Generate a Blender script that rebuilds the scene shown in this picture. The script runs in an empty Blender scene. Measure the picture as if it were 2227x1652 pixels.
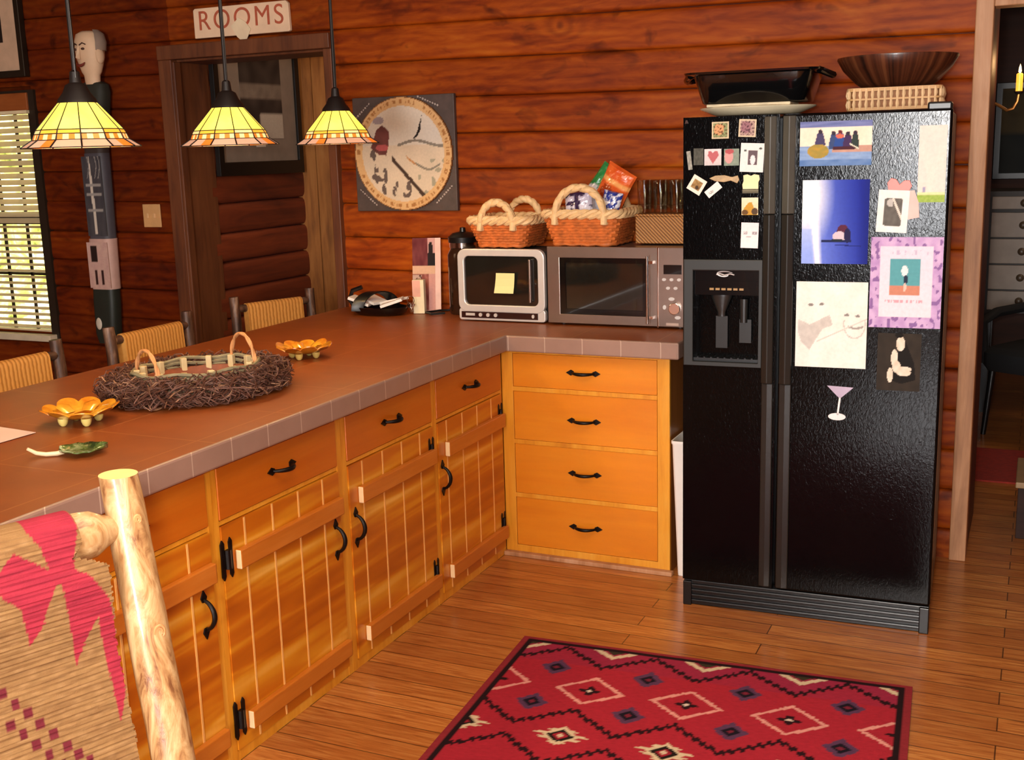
import bpy, bmesh, math, random
from mathutils import Vector, Matrix, noise
RND = random.Random(11)
SC = bpy.context.scene
COL = SC.collection
PI = math.pi
sin, cos = math.sin, math.cos

# ------------------------------------------------------------------ colour
def s2l(c):
    return c / 12.92 if c <= 0.04045 else ((c + 0.055) / 1.055) ** 2.4
def lin(h):
    if isinstance(h, str):
        h = h.lstrip('#'); h = [int(h[i:i + 2], 16) / 255 for i in (0, 2, 4)]
    return tuple(s2l(c) for c in h[:3])
def rgba(h):
    return (*lin(h), 1.0)

# ------------------------------------------------------------------ materials
class NT:
    def __init__(s, name):
        s.m = bpy.data.materials.new(name); s.m.use_nodes = True
        s.t = s.m.node_tree; s.b = s.t.nodes['Principled BSDF']; s.o = s.t.nodes['Material Output']
    def n(s, typ, **kw):
        x = s.t.nodes.new(typ)
        for k, v in kw.items():
            if k.startswith('i_'):
                x.inputs[k[2:].replace('_', ' ')].default_value = v
            else:
                setattr(x, k, v)
        return x
    def l(s, a, b):
        s.t.links.new(a, b)
    def coord(s, scale=(1, 1, 1), loc=(0, 0, 0), rot=(0, 0, 0), kind='Object'):
        tc = s.n('ShaderNodeTexCoord'); mp = s.n('ShaderNodeMapping')
        mp.inputs['Scale'].default_value = scale; mp.inputs['Location'].default_value = loc; mp.inputs['Rotation'].default_value = rot
        s.l(tc.outputs[kind], mp.inputs['Vector']); return mp.outputs['Vector']
    def ramp(s, fac, stops):
        r = s.n('ShaderNodeValToRGB'); e = r.color_ramp.elements
        while len(e) < len(stops): e.new(0.5)
        for i, (p, c) in enumerate(stops):
            e[i].position = p; e[i].color = rgba(c) if isinstance(c, str) else (*c, 1)
        s.l(fac, r.inputs['Fac']); return r.outputs['Color']
    def mix(s, fac, a, b, blend='MIX'):
        x = s.n('ShaderNodeMix', data_type='RGBA', blend_type=blend)
        for sock, v in ((x.inputs[0], fac), (x.inputs[6], a), (x.inputs[7], b)):
            if isinstance(v, (int, float)): sock.default_value = v
            elif isinstance(v, (tuple, list)): sock.default_value = (*v[:3], 1)
            elif isinstance(v, str): sock.default_value = rgba(v)
            else: s.l(v, sock)
        return x.outputs[2]
    def math(s, op, a, b=0.0):
        x = s.n('ShaderNodeMath', operation=op)
        for sock, v in ((x.inputs[0], a), (x.inputs[1], b)):
            if isinstance(v, (int, float)): sock.default_value = v
            else: s.l(v, sock)
        return x.outputs[0]
    def noise(s, vec, scale, detail=3, rough=.55, dist=0):
        x = s.n('ShaderNodeTexNoise'); x.inputs['Scale'].default_value = scale; x.inputs['Detail'].default_value = detail
        x.inputs['Roughness'].default_value = rough; x.inputs['Distortion'].default_value = dist
        if vec is not None: s.l(vec, x.inputs['Vector'])
        return x.outputs['Fac']
    def wave(s, vec, scale, dist=2, axis='X', detail=2, dscale=1, kind='BANDS', prof='SIN'):
        x = s.n('ShaderNodeTexWave', wave_type=kind, wave_profile=prof)
        if kind == 'BANDS': x.bands_direction = axis
        else: x.rings_direction = axis
        x.inputs['Scale'].default_value = scale; x.inputs['Distortion'].default_value = dist
        x.inputs['Detail'].default_value = detail; x.inputs['Detail Scale'].default_value = dscale
        s.l(vec, x.inputs['Vector']); return x.outputs['Fac']
    def bump(s, h, strength=.3, dist=.005):
        x = s.n('ShaderNodeBump'); x.inputs['Strength'].default_value = strength; x.inputs['Distance'].default_value = dist
        s.l(h, x.inputs['Height']); s.l(x.outputs['Normal'], s.b.inputs['Normal'])
    def base(s, c):
        if isinstance(c, (str, tuple)): s.b.inputs['Base Color'].default_value = rgba(c) if isinstance(c, str) else (*c, 1)
        else: s.l(c, s.b.inputs['Base Color'])
    def set(s, **kw):
        for k, v in kw.items():
            k = {'rough': 'Roughness', 'metal': 'Metallic', 'coat': 'Coat Weight', 'coatr': 'Coat Roughness', 'trans': 'Transmission Weight', 'ior': 'IOR',
                 'alpha': 'Alpha', 'es': 'Emission Strength', 'spec': 'Specular IOR Level', 'sheen': 'Sheen Weight'}[k]
            s.b.inputs[k].default_value = v
        return s

def dk(h, f):
    if isinstance(h, str): h = [int(h.lstrip('#')[i:i + 2], 16) / 255 for i in (0, 2, 4)]
    return tuple(s2l(min(1, max(0, c * f))) for c in h)

def plain(name, col, rough=.5, metal=0, var=.12, scale=14, bump=0, bscale=60, bdist=.002, **kw):
    t = NT(name); v = t.coord()
    f = t.noise(v, scale, 4)
    t.base(t.mix(f, dk(col, 1 - var), dk(col, 1 + var)))
    t.set(rough=rough, metal=metal, **kw)
    if bump: t.bump(t.noise(v, bscale, 3), bump, bdist)
    return t.m

def wood(name, dark, mid, light, axis='X', rough=.45, grain=1.0, knots=True, flame=0, coat=.0, tint=False, bump=.15, dist=3.0):
    """Timber with grain running along one axis, optional knots and cross figure."""
    t = NT(name)
    st = {'X': (.09, 1, 1), 'Y': (1, .09, 1), 'Z': (1, 1, .09)}[axis]
    v = t.coord(tuple(a * grain for a in st))
    big = t.noise(t.coord(tuple(a * grain for a in {'X': (.4, 1, 1), 'Y': (1, .4, 1), 'Z': (1, 1, .4)}[axis])), 5, 4, .6, .6)
    w = t.noise(v, 22, 6, .6, dist * .3)
    fine = t.noise(v, 120, 3)
    f = t.math('ADD', t.math('MULTIPLY', w, .55), t.math('MULTIPLY', big, .45))
    col = t.ramp(f, [(.32, dark), (.5, mid), (.68, light)])
    col = t.mix(t.math('MULTIPLY', fine, .28), col, dk(dark, .8))
    if knots:
        vv = t.n('ShaderNodeTexVoronoi'); vv.inputs['Scale'].default_value = 1.0
        t.l(t.coord({'X': (2.2, 5, 5), 'Y': (5, 2.2, 5), 'Z': (5, 5, 2.2)}[axis], loc=(.3, .7, .2)), vv.inputs['Vector'])
        k = t.ramp(vv.outputs['Distance'], [(.04, (1, 1, 1)), (.22, (0, 0, 0))])
        col = t.mix(t.math('MULTIPLY', k, .55), col, dk(dark, .55))
    if flame:
        fv = t.wave(t.coord((1, 1, 1)), 7.0, 5.0, 'Z', 2, 1.6)
        col = t.mix(t.math('MULTIPLY', fv, flame), col, light)
    if tint:
        at = t.n('ShaderNodeAttribute', attribute_name='tint')
        col = t.mix(1.0, col, at.outputs['Color'], 'MULTIPLY')
    t.base(col); t.set(rough=rough, coat=coat, coatr=.25)
    if bump: t.bump(w, bump, .004)
    return t.m

def paint(name, rough=.5, bump=0, bscale=300, coat=0, ribs=None, spec=.3):
    """Surface coloured by the colours woven or printed into the mesh."""
    t = NT(name); at = t.n('ShaderNodeAttribute', attribute_name='Col'); v = t.coord()
    f = t.noise(v, 90, 2)
    t.base(t.mix(t.math('MULTIPLY', f, .22), at.outputs['Color'], (.02, .015, .01)))
    t.set(rough=rough, coat=coat, spec=spec)
    if ribs: t.bump(t.wave(t.coord(), ribs[1], ribs[2], ribs[0], 2, 3), ribs[3], ribs[4])
    elif bump: t.bump(t.noise(v, bscale, 2), bump, .002)
    return t.m

def glass(name, col='#ffffff', rough=.02, alpha=None):
    t = NT(name); v = t.coord(); f = t.noise(v, 6, 2)
    t.base(t.mix(f, dk(col, .96), dk(col, 1))); t.set(rough=rough, trans=1.0, ior=1.45); return t.m

def glow(name, col, strength, col2=None, scale=8, trans=0, rough=.35):
    t = NT(name); v = t.coord(); f = t.noise(v, scale, 4, .6)
    c = t.mix(f, col, col2 or dk(col, .8))
    t.base(c); t.l(c, t.b.inputs['Emission Color']); t.set(es=strength, rough=rough); return t.m

# ------------------------------------------------------------------ mesh builder
class MB:
    def __init__(s): s.bm = bmesh.new(); s.m = 0
    def face(s, vs):
        try:
            f = s.bm.faces.new(vs); f.material_index = s.m; return f
        except ValueError:
            return None
    def v(s, p): return s.bm.verts.new(p)
    def box(s, x0, x1, y0, y1, z0, z1):
        c = [s.v((x, y, z)) for z in (z0, z1) for y in (y0, y1) for x in (x0, x1)]
        for q in ((0, 2, 3, 1), (4, 5, 7, 6), (0, 1, 5, 4), (2, 6, 7, 3), (0, 4, 6, 2), (1, 3, 7, 5)): s.face([c[i] for i in q])
        return s
    def cbox(s, c, d, rot=None):
        n = len(s.bm.verts); x, y, z = (a / 2 for a in d); s.bm.verts.ensure_lookup_table()
        s.box(-x, x, -y, y, -z, z); s.bm.verts.ensure_lookup_table()
        for v in s.bm.verts[n:]:
            v.co = (rot @ v.co if rot else v.co) + Vector(c)
        return s
    def loft(s, loops, closed=True, cap0=True, cap1=True, ring=True):
        L = [[s.v(p) for p in lp] for lp in loops]; n = len(L[0])
        for a, b in zip(L, L[1:]):
            for i in range(n if ring else n - 1):
                j = (i + 1) % n; s.face([a[i], a[j], b[j], b[i]])
        if cap0 and ring: s.face(L[0][::-1])
        if cap1 and ring: s.face(L[-1])
        return L
    def tube(s, pts, r, n=8, closed=False, caps=True):
        P = [Vector(p) for p in pts]; k = len(P); rs = r if isinstance(r, (list, tuple)) else [r] * k
        loops = []; prev = None
        for i, p in enumerate(P):
            a = P[(i - 1) % k] if (i or closed) else p; b = P[(i + 1) % k] if (i < k - 1 or closed) else p
            d = (b - a).normalized() if (b - a).length > 1e-9 else Vector((0, 0, 1))
            if prev is None:
                u = d.orthogonal().normalized()
            else:
                u = (prev - d * prev.dot(d)); u = u.normalized() if u.length > 1e-6 else d.orthogonal().normalized()
            prev = u; w = d.cross(u)
            loops.append([p + (u * cos(2 * PI * j / n) + w * sin(2 * PI * j / n)) * rs[i] for j in range(n)])
        if closed: loops.append(loops[0]); 
        s.loft(loops, cap0=caps and not closed, cap1=caps and not closed); return s
    def lathe(s, prof, n=24, c=(0, 0, 0), sx=1, sy=1, cap0=False, cap1=False, ph=0):
        cx, cy, cz = c
        s.loft([[(cx + r * sx * cos(2 * PI * j / n + ph), cy + r * sy * sin(2 * PI * j / n + ph), cz + z) for j in range(n)] for r, z in prof], cap0=cap0, cap1=cap1); return s
    def prism(s, pts, y0, y1):
        """Polygon in X-Z, extruded between two depths."""
        a = [s.v((x, y0, z)) for x, z in pts]; b = [s.v((x, y1, z)) for x, z in pts]; n = len(pts)
        s.face(a); s.face(b[::-1])
        for i in range(n): s.face([a[i], b[i], b[(i + 1) % n], a[(i + 1) % n]])
        return s
    def ring(s, outer, inner, y0, y1):
        """Flat frame in X-Z between two loops with equal counts."""
        n = len(outer); A = [[s.v((x, y, z)) for x, z in lp] for lp in (outer, inner) for y in (y0, y1)]
        of, ob, inf, inb = A
        for i in range(n):
            j = (i + 1) % n
            s.face([of[i], of[j], inf[j], inf[i]]); s.face([ob[j], ob[i], inb[i], inb[j]])
            s.face([of[j], of[i], ob[i], ob[j]]); s.face([inf[i], inf[j], inb[j], inb[i]])
        return s
    def blob(s, c, r, nu=10, nv=8, rot=None):
        rx, ry, rz = r; loops = []
        for i in range(nv + 1):
            a = -PI / 2 + PI * i / nv; rr = max(cos(a), 1e-3)
            loops.append([(rx * rr * cos(2 * PI * j / nu), ry * rr * sin(2 * PI * j / nu), rz * sin(a)) for j in range(nu)])
        loops = [[((rot @ Vector(p)) if rot else Vector(p)) + Vector(c) for p in lp] for lp in loops]
        s.loft(loops); return s
    def build(s, name, mats, parent=None, loc=(0, 0, 0), rot=(0, 0, 0), smooth=False, bevel=0, auto=True):
        bmesh.ops.recalc_face_normals(s.bm, faces=s.bm.faces[:])
        me = bpy.data.meshes.new(name); s.bm.to_mesh(me); s.bm.free()
        for m in (mats if isinstance(mats, (list, tuple)) else [mats]): me.materials.append(m)
        o = bpy.data.objects.new(name, me); COL.objects.link(o); o.location = loc; o.rotation_euler = rot
        if smooth:
            me.shade_smooth()
            if auto: me.set_sharp_from_angle(angle=math.radians(smooth if smooth is not True else 45))
        if parent: o.parent = parent
        if bevel:
            b = o.modifiers.new('soft_edge', 'BEVEL'); b.width = bevel; b.segments = 2; b.limit_method = 'ANGLE'; b.angle_limit = math.radians(40)
        return o

def rrect(w, d, r, n=5, cx=0, cy=0):
    pts = []
    for sx, sy, a0 in ((1, 1, 0), (-1, 1, PI / 2), (-1, -1, PI), (1, -1, 1.5 * PI)):
        for i in range(n + 1):
            a = a0 + PI / 2 * i / n
            pts.append((cx + sx * (w / 2 - r) + r * cos(a), cy + sy * (d / 2 - r) + r * sin(a)))
    return pts
def resample(pts, n):
    k = len(pts); L = [0]
    for i in range(k): L.append(L[-1] + math.dist(pts[i], pts[(i + 1) % k]))
    out = []; j = 0
    for i in range(n):
        t = L[-1] * i / n
        while L[j + 1] < t: j += 1
        f = (t - L[j]) / max(L[j + 1] - L[j], 1e-9); a, b = pts[j], pts[(j + 1) % k]
        out.append(tuple(a[q] + (b[q] - a[q]) * f for q in range(len(a))))
    return out

def tag(o, label=None, cat=None, group=None, kind=None):
    for k, v in (('label', label), ('category', cat), ('group', group), ('kind', kind)):
        if v: o[k] = v
    return o
def thing(name, label, cat, loc=(0, 0, 0), rz=0, group=None):
    o = bpy.data.objects.new(name, None); COL.objects.link(o); o.location = loc; o.rotation_euler = (0, 0, rz); o.empty_display_size = .05
    return tag(o, label, cat, group)
def struct(o): o['kind'] = 'structure'; return o
def copy_tree(o, parent=None):
    c = o.copy(); COL.objects.link(c); c.parent = parent
    for ch in [x for x in bpy.data.objects if x.parent == o]: copy_tree(ch, c)
    return c

def inpoly(x, y, P):
    r = False; j = len(P) - 1
    for i in range(len(P)):
        xi, yi = P[i]; xj, yj = P[j]
        if (yi > y) != (yj > y) and x < (xj - xi) * (y - yi) / (yj - yi) + xi: r = not r
        j = i
    return r
def ell(u, v, cu, cv, ru, rv): return ((u - cu) / ru) ** 2 + ((v - cv) / rv) ** 2 <= 1
def hx(h): return tuple(int(h[i:i + 2], 16) / 255 for i in (0, 2, 4))
def lerp(a, b, t): t = max(0, min(1, t)); return tuple(p + (q - p) * t for p, q in zip(a, b))

def art(name, w, h, nx, ny, fn, mat, parent=None, keep=None, thick=.0012, shape=None, smooth_col=True, curl=0):
    """A printed or painted sheet facing -Y, centred on its origin; fn(u, v) gives its colour, u right and v up in 0..1."""
    bm = bmesh.new(); V = {}
    def pos(i, j):
        u, v = i / nx, j / ny
        if shape: return shape(u, v)
        return ((u - .5) * w, -curl * (v * v) , (v - .5) * h)
    def gv(i, j):
        if (i, j) not in V: V[i, j] = bm.verts.new(pos(i, j))
        return V[i, j]
    cols = []
    for j in range(ny):
        for i in range(nx):
            if keep and not keep((i + .5) / nx, (j + .5) / ny): continue
            bm.faces.new([gv(i, j), gv(i + 1, j), gv(i + 1, j + 1), gv(i, j + 1)])
            if smooth_col: cols.append([fn((i + a) / nx, (j + b) / ny) for a, b in ((0, 0), (1, 0), (1, 1), (0, 1))])
            else: cols.append([fn((i + .5) / nx, (j + .5) / ny)] * 4)
    me = bpy.data.meshes.new(name); bm.to_mesh(me); bm.free()
    at = me.color_attributes.new('Col', 'FLOAT_COLOR', 'CORNER')
    for p, cs in zip(me.polygons, cols):
        for li, c in zip(p.loop_indices, cs): at.data[li].color = (*lin(c), 1)
    me.materials.append(mat)
    o = bpy.data.objects.new(name, me); COL.objects.link(o)
    if parent: o.parent = parent
    if thick:
        sm = o.modifiers.new('thickness', 'SOLIDIFY'); sm.thickness = thick; sm.offset = -1 if not shape else 0
    return o

def text_mesh(name, body, size, mat, parent, loc, rot=(PI / 2, 0, 0), depth=.001, sx=1.0, align='CENTER', bold=0.0, spacing=1.0):
    cu = bpy.data.curves.new(name, 'FONT'); cu.body = body; cu.size = size; cu.align_x = align; cu.align_y = 'CENTER'; cu.extrude = depth; cu.offset = bold; cu.space_character = spacing
    tmp = bpy.data.objects.new('tmp_text', cu); COL.objects.link(tmp)
    dg = bpy.context.evaluated_depsgraph_get(); me = bpy.data.meshes.new_from_object(tmp.evaluated_get(dg)); me.name = name
    bpy.data.objects.remove(tmp); me.materials.clear(); me.materials.append(mat)
    o = bpy.data.objects.new(name, me); COL.objects.link(o); o.parent = parent; o.location = loc; o.rotation_euler = rot; o.scale = (sx, 1, 1)
    return o

# ------------------------------------------------------------------ camera (solved from the cabinet, fridge and wall edges)
FPX = 2481.4
R = Matrix(((0.9093, 0.4151, -0.0283), (0.057, -0.1916, -0.9798), (-0.4122, 0.8894, -0.1979)))
CAM = Vector((1.901, -4.003, 1.614))
cd = bpy.data.cameras.new('camera'); cam = bpy.data.objects.new('camera', cd); COL.objects.link(cam)
xr = R[0].normalized(); fz = R[2].normalized(); dn = fz.cross(xr)
cam.matrix_world = Matrix(((xr[0], -dn[0], -fz[0], CAM[0]), (xr[1], -dn[1], -fz[1], CAM[1]), (xr[2], -dn[2], -fz[2], CAM[2]), (0, 0, 0, 1)))
cd.sensor_fit = 'HORIZONTAL'; cd.sensor_width = 36; cd.lens = 36 * FPX / 2227; cd.clip_start = .05; cd.clip_end = 60
SC.camera = cam

# ------------------------------------------------------------------ shared materials
M = {}
t = NT('log_timber')
v = t.coord((.14, 1, 1)); v2 = t.coord((.38, 1, 1))
rg = t.wave(t.coord((.55, 1.4, 1.4), loc=(0, .3, 0)), 5.5, 9.0, 'Z', 3, 1.1)
w_ = t.noise(v, 26, 6, .62, 1.4); bl_ = t.noise(v2, 4.2, 5, .62, 1.2); sp_n = t.noise(t.coord((.6, 1, 1)), 11, 3, .5, .5)
f = t.math('ADD', t.math('ADD', t.math('MULTIPLY', w_, .36), t.math('MULTIPLY', bl_, .56)), t.math('MULTIPLY', rg, .08))
c = t.ramp(f, [(.28, '#571803'), (.42, '#883405'), (.56, '#a64a09'), (.74, '#c06818')])
c = t.mix(t.ramp(sp_n, [(.58, (0, 0, 0)), (.74, (.85, .85, .85))]), c, '#4a1604')
vk = t.n('ShaderNodeTexVoronoi'); vk.inputs['Scale'].default_value = 1.0; vk.inputs['Randomness'].default_value = 1.0
nd = t.n('ShaderNodeTexNoise'); nd.inputs['Scale'].default_value = 3.0; t.l(t.coord(), nd.inputs['Vector']); vm = t.n('ShaderNodeVectorMath', operation='MULTIPLY_ADD'); vm.inputs[1].default_value = (.45, .45, .45)
t.l(nd.outputs['Color'], vm.inputs[0]); t.l(t.coord((1.5, 3.4, 3.4)), vm.inputs[2]); t.l(vm.outputs[0], vk.inputs['Vector'])
rk = t.math('SINE', t.math('MULTIPLY', vk.outputs['Distance'], 62)); kf = t.ramp(vk.outputs['Distance'], [(.10, (1, 1, 1)), (.42, (0, 0, 0))])
c = t.mix(t.math('MULTIPLY', t.math('MULTIPLY', t.math('ADD', t.math('MULTIPLY', rk, .5), .5), kf), .42), c, '#5a1c06')
c = t.mix(t.ramp(vk.outputs['Distance'], [(.03, (.85, .85, .85)), (.075, (0, 0, 0))]), c, '#34100a')
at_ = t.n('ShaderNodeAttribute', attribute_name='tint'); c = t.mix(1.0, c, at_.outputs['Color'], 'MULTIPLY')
t.base(c); t.set(rough=.55, spec=.18); t.bump(w_, .2, .004); M['log'] = t.m
M['log_hall'] = wood('hall_log_timber', '#4a1a0c', '#7c3214', '#98441e', 'Y', rough=.6, grain=.8, tint=True)
M['tanboard'] = wood('tan_board', '#6e3f18', '#a86a30', '#bd8244', 'Z', rough=.7)
M['casing'] = wood('brown_casing', '#4a2412', '#6b3a1d', '#7d4826', 'Z', rough=.55)
M['jamb'] = wood('pale_post', '#8a5a38', '#b98358', '#cfa07a', 'Z', rough=.6)
M['floor'] = None
M['cab'] = wood('cabinet_frame_wood', '#c87714', '#e49828', '#eeab3e', 'Z', rough=.35, knots=False, coat=.25, bump=.05)
M['drawer'] = wood('drawer_front_wood', '#b4560c', '#c66610', '#d0751a', 'X', rough=.35, knots=False, coat=.25, bump=.05, grain=.5)
t = NT('door_board_wood')
tc_ = t.n('ShaderNodeTexCoord'); sx_ = t.n('ShaderNodeSeparateXYZ'); t.l(tc_.outputs['Object'], sx_.inputs[0])
bi_ = t.math('FLOOR', t.math('DIVIDE', t.math('ADD', sx_.outputs[0], .033), .124))
cb_ = t.n('ShaderNodeCombineXYZ'); t.l(t.math('MULTIPLY', sx_.outputs[0], 1.5), cb_.inputs[0]); t.l(t.math('MULTIPLY', bi_, 0), cb_.inputs[1]); t.l(t.math('MULTIPLY', sx_.outputs[2], 18), cb_.inputs[2])
n1 = t.noise(cb_.outputs[0], 1.0, 2, .4, .8)
cc_ = t.n('ShaderNodeCombineXYZ'); t.l(t.math('MULTIPLY', sx_.outputs[0], 90), cc_.inputs[0]); t.l(t.math('MULTIPLY', sx_.outputs[2], 4), cc_.inputs[2])
n2 = t.noise(cc_.outputs[0], 1.0, 3)
c = t.ramp(n1, [(.28, '#ac560a'), (.47, '#c46a0e'), (.60, '#da901e'), (.78, '#f4be58')])
t.base(t.mix(t.math('MULTIPLY', n2, .16), c, '#ad5a10')); t.set(rough=.33, coat=.3, coatr=.25); M['door'] = t.m
M['groove'] = plain('lit_bevel_wood', '#f0ac60', .4)  # pale strips painted in for the light caught along the board bevels
M['batten'] = wood('batten_wood', '#b4601a', '#c67020', '#d28030', 'X', rough=.35, knots=False, coat=.25, bump=.05)
M['endgrain'] = plain('end_grain_wood', '#f0c795', .6)
M['iron'] = plain('black_iron', '#17100d', .45, .6, bump=.2)
M['black'] = plain('black_plastic', '#0d0d0e', .35)
M['blackgloss'] = plain('black_enamel', '#0a0a0b', .14, coat=.4)
M['grayplastic'] = plain('dark_gray_plastic', '#3a3a38', .4)
M['steel'] = plain('brushed_steel', '#a08c82', .3, .85, var=.06)
M['silver'] = plain('silver_plastic', '#d6cfca', .35, .3, var=.05)
M['chrome'] = plain('chrome', '#e6e2de', .12, 1.0, var=.03)
M['paper'] = plain('paper', '#f2e9e2', .8, var=.03)
M['white'] = plain('white_plastic', '#ece6de', .5, var=.03)
M['cream'] = plain('cream_paint', '#e6d3a8', .6, var=.06)
M['darkmetal'] = plain('dark_bronze', '#1a120e', .55, .25)
M['paint'] = paint('printed_sheet', .6, spec=.12)
M['wicker'] = plain('brown_wicker', '#ac5c28', .6, var=.45, scale=34)
M['wicker_rim'] = plain('pale_wicker_rim', '#d9b583', .6, var=.15, scale=60, bump=.5, bscale=120)
M['postlog'] = None
# ================================================================== SETTING
WY = .545                                     # front of the logs of the back wall
SEAMS = [0, .15, .31, .465, .625, .785, .94, 1.085, 1.235, 1.39, 1.545, 1.697, 1.852, 2.012, 2.165, 2.32, 2.475, 2.63, 2.8]
OPEN = [(-3.66, -2.93, .68, 1.985), (-1.985, -1.05, 0, 2.085), (-.0001, 0, 9, 9)]
XL, XR = -5.2, 1.655

def log_wall():
    bm = bmesh.new(); tints = []
    xs_cut = sorted({XL, XR, -3.66, -2.93, -1.985, -1.05})
    for k in range(len(SEAMS) - 1):
        rr = random.Random(k * 7 + 3)
        tint0 = rr.uniform(.78, 1.0)
        for xa, xb in zip(xs_cut, xs_cut[1:]):
            z0, z1 = SEAMS[k], SEAMS[k + 1]
            parts = [(z0, z1)]
            xm = (xa + xb) / 2
            for ox0, ox1, oz0, oz1 in OPEN:
                if ox0 < xm < ox1:
                    nw = []
                    for a, b in parts:
                        if oz0 > a: nw.append((a, min(b, oz0)))
                        if oz1 < b: nw.append((max(a, oz1), b))
                    parts = [p for p in nw if p[1] - p[0] > .004]
            joint = rr.uniform(-.6, 1.2) if k in (14, 15) else None
            for a, b in parts:
                nx = max(2, int((xb - xa) / .06)); NS = 14
                rows = []
                for i in range(nx + 1):
                    x = xa + (xb - xa) * i / nx; row = []
                    dz = -.0125 * (x + 1) + .006 * noise.noise((x * .9, k * 3.1, 0))
                    for j in range(NS + 1):
                        q = j / NS; q = .5 - .5 * cos(PI * q)
                        z = a + (b - a) * q
                        s = (z - (z0 + z1) / 2) / ((z1 - z0) / 2)
                        s = max(-1, min(1, s)); p = 6.5
                        y = WY + .034 * (1 - (1 - abs(s) ** p) ** (1 / p)) + .007 * noise.noise((x * 1.6, z * 5, k)) + .003 * noise.noise((x * 7, z * 14, k))
                        row.append(bm.verts.new((x, y, z + (dz if 0 < z < 2.79 else 0))))
                    rows.append(row)
                for r0, r1 in zip(rows, rows[1:]):
                    for j in range(NS):
                        bm.faces.new([r0[j], r1[j], r1[j + 1], r0[j + 1]]); tints.append(tint0 * (.47 if xb < -1.9 else .82 if xb < -.9 else 1))  # left and middle sections darkened in colour to stand in for weaker light
    n0 = len(tints)
    def bk(x0, x1, z0, z1):
        c = [bm.verts.new((x, y, z)) for z in (z0, z1) for y in (.575, .74) for x in (x0, x1)]
        for q in ((0, 2, 3, 1), (4, 5, 7, 6), (0, 1, 5, 4), (2, 6, 7, 3), (0, 4, 6, 2), (1, 3, 7, 5)):
            f = bm.faces.new([c[i] for i in q]); tints.append(.25)
    for x0, x1, z0, z1 in ((XL, -3.66, 0, 2.8), (-3.66, -2.93, 0, .68), (-3.66, -2.93, 1.985, 2.8), (-2.93, -1.985, 0, 2.8), (-1.985, -1.05, 2.085, 2.8), (-1.05, XR, 0, 2.8)): bk(x0, x1, z0, z1)
    bmesh.ops.recalc_face_normals(bm, faces=bm.faces[:])
    me = bpy.data.meshes.new('wall_back'); bm.to_mesh(me); bm.free()
    at = me.color_attributes.new('tint', 'FLOAT_COLOR', 'CORNER')
    for p, t in zip(me.polygons, tints):
        for li in p.loop_indices: at.data[li].color = (t, t * (.78 if t < .56 else 1), t * (.7 if t < .56 else 1), 1)  # darkest tones reddened as well, for the dim left end
    for p in me.polygons[:n0]: p.use_smooth = True
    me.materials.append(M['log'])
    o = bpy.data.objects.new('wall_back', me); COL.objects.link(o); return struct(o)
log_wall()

# floor of narrow strip boards running along X
t = NT('strip_floor'); v = t.coord()
br = t.n('ShaderNodeTexBrick', offset=.37, offset_frequency=2)
for k_, val in (('Scale', 1.0), ('Mortar Size', .0022), ('Mortar Smooth', .2), ('Brick Width', 1.15), ('Row Height', .0826), ('Bias', 0.0)): br.inputs[k_].default_value = val
br.inputs['Color1'].default_value = (0, 0, 0, 1); br.inputs['Color2'].default_value = (1, 1, 1, 1); br.inputs['Mortar'].default_value = (.5, .5, .5, 1)
t.l(v, br.inputs['Vector'])
gr = t.noise(t.coord((.9, 14, 1)), 7, 6, .65, .8)
c = t.ramp(gr, [(.3, '#8a4a1e'), (.5, '#ba7234'), (.7, '#d4954e')])
c = t.mix(t.math('MULTIPLY', br.outputs['Color'], .5), c, '#84441c')
c = t.mix(t.math('MULTIPLY', br.outputs['Fac'], .8), c, '#2a1208')
t.base(c); t.set(rough=.3, coat=.25, coatr=.18); t.bump(br.outputs['Fac'], -.15, .002)
M['floor'] = t.m
struct(MB().box(-6, 5, -8, 6, -.1, 0).build('floor', M['floor']))

M['ceil'] = wood('ceiling_boards', '#6b3a18', '#8f5426', '#a86a34', 'X', rough=.6)
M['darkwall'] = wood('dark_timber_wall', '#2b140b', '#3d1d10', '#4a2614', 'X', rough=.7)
M['roomwall'] = wood('room_timber_wall', '#6b3316', '#8f4c22', '#a4602e', 'X', rough=.6)
struct(MB().box(-6, 5, -8, .75, 2.8, 2.9).box(-2.2, 5, .75, 6, 2.8, 2.9).build('ceiling', M['ceil']))
struct(MB().box(-5.4, -5.2, -8, .75, 0, 2.8).build('wall_left', M['roomwall']))
struct(MB().box(4.6, 4.8, -8, 5.2, 0, 2.8).build('wall_right', M['roomwall']))
w = MB()
for b_ in ((-5.4, 1.2, 0, 2.8), (2.3, 4.8, 0, 2.8), (1.2, 2.3, 0, .6), (1.2, 2.3, 2.3, 2.8)): w.box(b_[0], b_[1], -7.7, -7.5, b_[2], b_[3])
struct(w.build('wall_front', M['roomwall']))
w2 = struct(MB().ring([(1.2, .6), (2.3, .6), (2.3, 2.3), (1.2, 2.3)], [(1.25, .65), (2.25, .65), (2.25, 2.25), (1.25, 2.25)], -7.66, -7.54).build('window_2', M['casing']))
MB().box(1.735, 1.765, -7.62, -7.58, .65, 2.25).box(1.25, 2.25, -7.62, -7.58, 1.44, 1.47).build('muntin', M['casing'], w2)

# doorway under the sign: casing boards, then the short hall behind
w = MB().box(-2.035, -1.955, .505, .55, 0, 2.085).box(-1.985, -1.955, .55, .78, 0, 2.085).box(-1.09, -1.045, .515, .75, 0, 2.085)
w.box(-2.035, -1.045, .50, .55, 2.085, 2.152).box(-1.985, -1.05, .55, .78, 2.075, 2.09).box(-1.962, -1.942, .512, .56, 0, 2.075)
struct(w.build('door_1', M['casing'], bevel=.004))

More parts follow.
